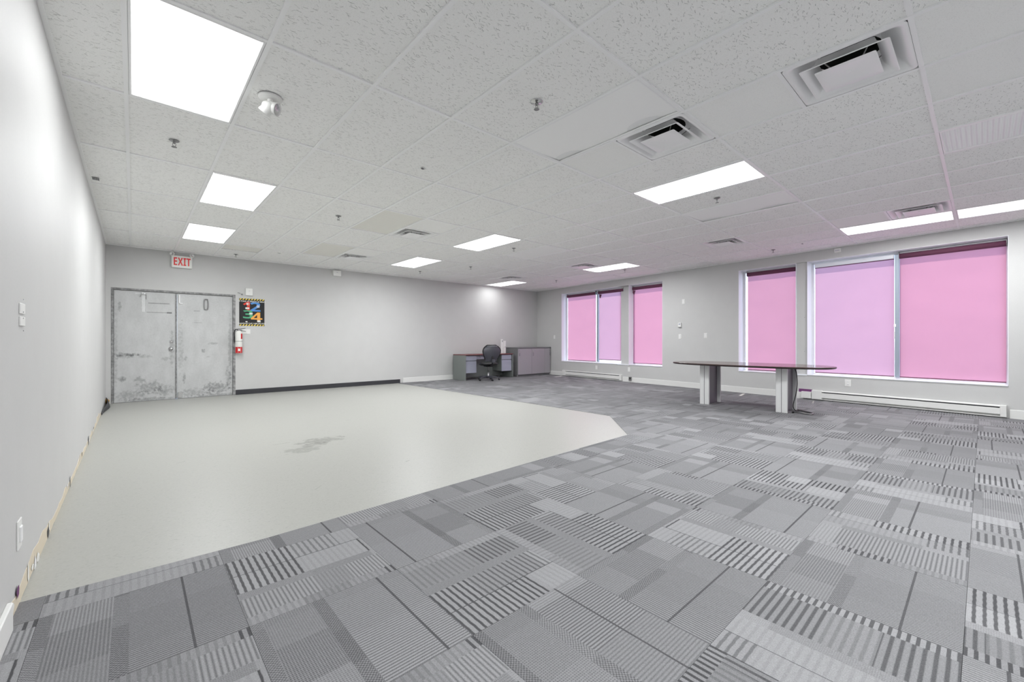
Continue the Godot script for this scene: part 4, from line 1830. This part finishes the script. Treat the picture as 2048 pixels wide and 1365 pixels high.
func band(st: SurfaceTool, r: float, y0: float, y1: float, a0: float, a1: float, z: float) -> void:
	# a strip round a cylinder; angle 0 faces the room
	st.set_smooth_group(5)
	var n := 20
	for k in n:
		var a := lerpf(a0, a1, float(k) / n)
		var b := lerpf(a0, a1, float(k + 1) / n)
		var pa := Vector3(sin(a) * r, 0, z + cos(a) * r)
		var pb := Vector3(sin(b) * r, 0, z + cos(b) * r)
		var out := Vector3(sin((a + b) / 2), 0, cos((a + b) / 2))
		quad(st, pa + Vector3(0, y0, 0), pb + Vector3(0, y0, 0), pb + Vector3(0, y1, 0), pa + Vector3(0, y1, 0), out)
	st.set_smooth_group(-1)


func switch_plate(xf: Transform3D, kind: String, label: String, w := 0.072, h := 0.115, called := "wall_plate") -> void:
	var t := thing(called, label, "wall plate" if called == "wall_plate" else called.replace("_", " "), xf, "small white plates on the walls" if called == "wall_plate" else "")
	var st := mb()
	box(st, Vector3(0, 0, 0.003), Vector3(w, h, 0.006), 0.002)
	obj(st, "plate", M.white_plastic, t)
	if kind == "outlet":
		for s in [-1.0, 1.0]:
			st = mb()
			box(st, Vector3(0, s * 0.021, 0.007), Vector3(0.03, 0.026, 0.004), 0.004)
			var f := obj(st, "socket", M.white_paint, t)
			st = mb()
			for e in [-1.0, 1.0]:
				box(st, Vector3(e * 0.006, s * 0.021 + 0.002, 0.0092), Vector3(0.002, 0.008, 0.0006))
			obj(st, "slots", M.dark, f)
	elif kind == "rocker":
		st = mb()
		box(st, Vector3(0, 0, 0.008), Vector3(0.032, 0.065, 0.008), 0.003)
		obj(st, "rocker", M.white_paint, t)
	elif kind == "blank":
		st = mb()
		for s in [-1.0, 1.0]:
			lathe(st, [Vector2(0.003, 0), Vector2(0.003, 0.0015), Vector2(0, 0.002)], 8, Transform3D(Basis(Vector3.RIGHT, PI / 2), Vector3(0, s * 0.04, 0.006)))
		obj(st, "screw", M.steel, t)


func wall_box(xf: Transform3D, label: String, category: String, called: String, s: Vector3, detail := "") -> void:
	var t := thing(called, label, category, xf)
	var st := mb()
	box(st, Vector3(0, 0, s.z / 2), s, 0.006)
	obj(st, "case", M.white_plastic, t)
	st = mb()
	if detail == "slots":
		for k in 4:
			box(st, Vector3(-s.x * 0.25 + k * s.x * 0.16, 0.0, s.z + 0.0003), Vector3(0.008, s.y * 0.3, 0.001))
	else:
		box(st, Vector3(0, s.y * 0.12, s.z + 0.0003), Vector3(s.x * 0.2, s.y * 0.04, 0.001))
	obj(st, "grille", M.desk_front, t)


func build_wall_fittings() -> void:
	wall_box(on_back(3.93, 2.695), "small white box high on the back wall under the ceiling", "chime box", "door_chime", Vector3(0.18, 0.13, 0.06))
	wall_box(on_back(2.15, 2.118), "white square box above the black poster", "alarm box", "alarm_box", Vector3(0.125, 0.15, 0.04))
	wall_box(on_right(2.266, 2.728), "white slotted sensor box just under the ceiling above the widest window", "sensor", "sensor_box", Vector3(0.10, 0.075, 0.03), "slots")
	switch_plate(on_back(2.10, 1.298), "blank", "wide white switch plate under the poster by the fire extinguisher", 0.15, 0.10)
	# small metal hook by the door corner
	var t := thing("door_contact", "small broken metal contact beside the upper corner of the door frame", "door contact", on_back(2.0, 2.07))
	var st := mb()
	box(st, Vector3(-0.03, 0.01, 0.006), Vector3(0.05, 0.012, 0.012), 0.003, Transform3D(Basis(Vector3.BACK, -0.2), Vector3.ZERO))
	box(st, Vector3(0.025, -0.01, 0.008), Vector3(0.03, 0.03, 0.016), 0.004)
	obj(st, "body", M.steel, t)
	switch_plate(on_left(2.683, 0.296), "rocker", "white wall plate low on the left wall near the camera", 0.075, 0.12)
	switch_plate(on_left(2.745, 1.238), "blank", "upper of two small white plates on the left wall", 0.10, 0.045)
	switch_plate(on_left(2.745, 1.184), "blank", "lower of two small white plates on the left wall", 0.10, 0.04)
	switch_plate(on_right(5.296, 2.039), "blank", "white plate high on the wall between the two window groups")
	switch_plate(on_right(5.387, 1.208), "rocker", "white switch below the thermostat between the two window groups")
	switch_plate(on_right(4.75, 1.225), "rocker", "white switch left of the window behind the table")
	switch_plate(on_right(9.866, 1.23), "rocker", "white switch between the room corner and the leftmost shade")
	switch_plate(on_right(8.049, 0.331), "blank", "white plate above the heater under the narrow left windows")
	switch_plate(on_right(6.889, 0.336), "outlet", "white outlet under the recessed post")
	switch_plate(on_right(2.12, 0.356), "outlet", "white outlet between the widest window and the long heater", 0.09, 0.12)
	var th := thing("thermostat", "small white thermostat with grey display on the window wall", "thermostat", on_right(5.387, 1.484))
	st = mb()
	box(st, Vector3(0, 0, 0.016), Vector3(0.075, 0.105, 0.032), 0.006)
	obj(st, "case", M.white_plastic, th)
	st = mb()
	box(st, Vector3(0.006, 0.02, 0.0325), Vector3(0.045, 0.03, 0.002))
	obj(st, "display", M.desk_front, th)
	st = mb()
	box(st, Vector3(0.0, -0.055, 0.02), Vector3(0.075, 0.008, 0.03), 0.002)
	obj(st, "dial", M.steel, th)
	var pb := thing("floor_outlet_box", "small metal outlet box fixed on the white baseboard under the recessed post", "outlet box", on_right(6.823, 0.045))
	st = mb()
	box(st, Vector3(0, 0.05, 0.035), Vector3(0.08, 0.10, 0.035), 0.004)
	obj(st, "box", M.steel, pb)
	st = mb()
	box(st, Vector3(0.01, 0.06, 0.054), Vector3(0.04, 0.03, 0.004), 0.002)
	obj(st, "socket", M.dark, pb)


# ---------------------------------------------------------------- ceiling fittings
func build_ceiling_fittings() -> void:
	var spots := [
		[0.48, 0.53, 0, "sprinkler head with wide ring between the left wall lights"],
		[3.45, 1.57, 0, "sprinkler head beside the yellowed ceiling tile"],
		[3.54, -1.48, 1, "largest recessed sprinkler head, beside the large unlit panel"],
		[8.5, -1.48, 0, "sprinkler head right below the bright middle light panel"],
		[14.55, -1.07, 0, "sprinkler head close to the window wall above the narrow window"],
		[8.53, 1.48, 0, "tiny sprinkler head beside the far lit panel"],
		[2.5, 4.77, 0, "sprinkler head close to the back wall right of the exit sign"],
		[8.56, 4.28, 0, "tiny sprinkler head near the back wall by the lit panel"],
		[9.45, 3.19, 0, "faint tiny sprinkler head in the far ceiling"],
		[14.5, 3.33, 0, "tiny sprinkler head above the leftmost shade"],
		[14.32, 1.46, 0, "tiny sprinkler head above the recessed window post"],
	]
	for s in spots:
		var t := thing("sprinkler", s[3], "sprinkler", at(V(gx(s[0]), CEIL + 0.006, gd(s[1]))), "ceiling sprinklers")
		var st := mb()
		var rr := 0.036 if s[2] == 0 else 0.045
		lathe(st, [Vector2(0.012, -0.012), Vector2(0.02, -0.008), Vector2(rr * 0.85, -0.006), Vector2(rr, -0.002), Vector2(rr, 0.0)], 20)
		obj(st, "escutcheon", M.chrome if s[2] else M.steel, t)
		st = mb()
		lathe(st, [Vector2(0.009, 0.0), Vector2(0.009, -0.022), Vector2(0.006, -0.026)], 10)
		for e in [-1.0, 1.0]:
			tube(st, [Vector3(e * 0.008, -0.02, 0), Vector3(e * 0.012, -0.034, 0), Vector3(e * 0.003, -0.052, 0)], 0.0022, 6)
		obj(st, "body", M.steel, t)
		st = mb()
		lathe(st, [Vector2(0.0, -0.052), Vector2(0.018, -0.052), Vector2(0.02, -0.055), Vector2(0.0, -0.056)], 12)
		obj(st, "deflector", M.steel, t)
	# emergency lamp with one aimed head
	var em := thing("emergency_lamp", "round white emergency lamp hanging beside the largest light panel", "emergency lamp", at(V(gx(1.22), CEIL + 0.002, gd(-0.50))))
	var s2 := mb()
	lathe(s2, [Vector2(0, -0.012), Vector2(0.068, -0.012), Vector2(0.074, -0.006), Vector2(0.074, 0.002)], 32)
	obj(s2, "base_plate", M.white_plastic, em)
	s2 = mb()
	lathe(s2, [Vector2(0.02, -0.01), Vector2(0.02, -0.05), Vector2(0.012, -0.055), Vector2(0, -0.055)], 16)
	obj(s2, "stem", M.white_plastic, em)
	s2 = mb()
	var aim := Transform3D(Basis(Vector3.UP, 0.9) * Basis(Vector3.RIGHT, 1.9), Vector3(0.0, -0.065, 0.0))
	lathe(s2, [Vector2(0, -0.05), Vector2(0.024, -0.048), Vector2(0.034, -0.03), Vector2(0.04, 0.02), Vector2(0.046, 0.05), Vector2(0.042, 0.053), Vector2(0.036, 0.044)], 24, aim)
	var head := obj(s2, "lamp_head", M.white_plastic, em)
	s2 = mb()
	lathe(s2, [Vector2(0.037, 0.045), Vector2(0.02, 0.036), Vector2(0, 0.032)], 20, aim)
	obj(s2, "reflector", M.chrome, head)
	s2 = mb()
	var aim2 := Transform3D(Basis(Vector3.UP, -2.3) * Basis(Vector3.RIGHT, 2.4), Vector3(-0.02, -0.085, 0.01))
	lathe(s2, [Vector2(0, -0.045), Vector2(0.022, -0.043), Vector2(0.032, -0.02), Vector2(0.04, 0.035), Vector2(0.036, 0.04), Vector2(0, 0.03)], 24, aim2)
	obj(s2, "lamp_head", M.white_plastic, em)
	# small loose sensor and chipped bits
	var cs := thing("ceiling_sensor", "small dark chip-shaped sensor on a white tile, mid ceiling", "sensor", at(V(gx(3.52), CEIL + 0.006, gd(-0.21))))
	s2 = mb()
	box(s2, Vector3(0, -0.006, 0), Vector3(0.05, 0.012, 0.028), 0.004, Transform3D(Basis(Vector3(0, 1, 0), 0.5), Vector3.ZERO))
	obj(s2, "case", M.white_plastic, cs)
	s2 = mb()
	box(s2, Vector3(-0.012, -0.012, 0.0), Vector3(0.03, 0.004, 0.024), 0.001, Transform3D(Basis(Vector3(0, 1, 0), 0.5), Vector3.ZERO))
	obj(s2, "cover", M.chair_grey, cs)
	var lb := thing("label_tag", "small grey printed tag on the ceiling edge by the left wall", "tag", at(V(gx(-0.42), CEIL + 0.0055, gd(1.85)), 0.0))
	s2 = mb()
	box(s2, Vector3(0, -0.001, 0), Vector3(0.055, 0.002, 0.10))
	obj(s2, "paper", M.steel, lb)
	s2 = mb()
	for k in 4:
		box(s2, Vector3(-0.018 + 0.012 * k, -0.0023, 0), Vector3(0.004, 0.0006, 0.08))
	obj(s2, "print", M.dark, lb)
	for s in [[3.49, 4.22, "tiny dark chip in the ceiling tile near the back wall"], [14.27, -1.48, "small dark chip in the ceiling tile above the widest window"]]:
		var ch := thing("tile_chip", s[2], "chip", at(V(gx(s[0]), CEIL + 0.0058, gd(s[1]))), "chips in ceiling tiles")
		s2 = mb()
		box(s2, Vector3(0, -0.001, 0), Vector3(0.05, 0.002, 0.02), 0.0006)
		obj(s2, "gouge", M.chair_grey, ch)
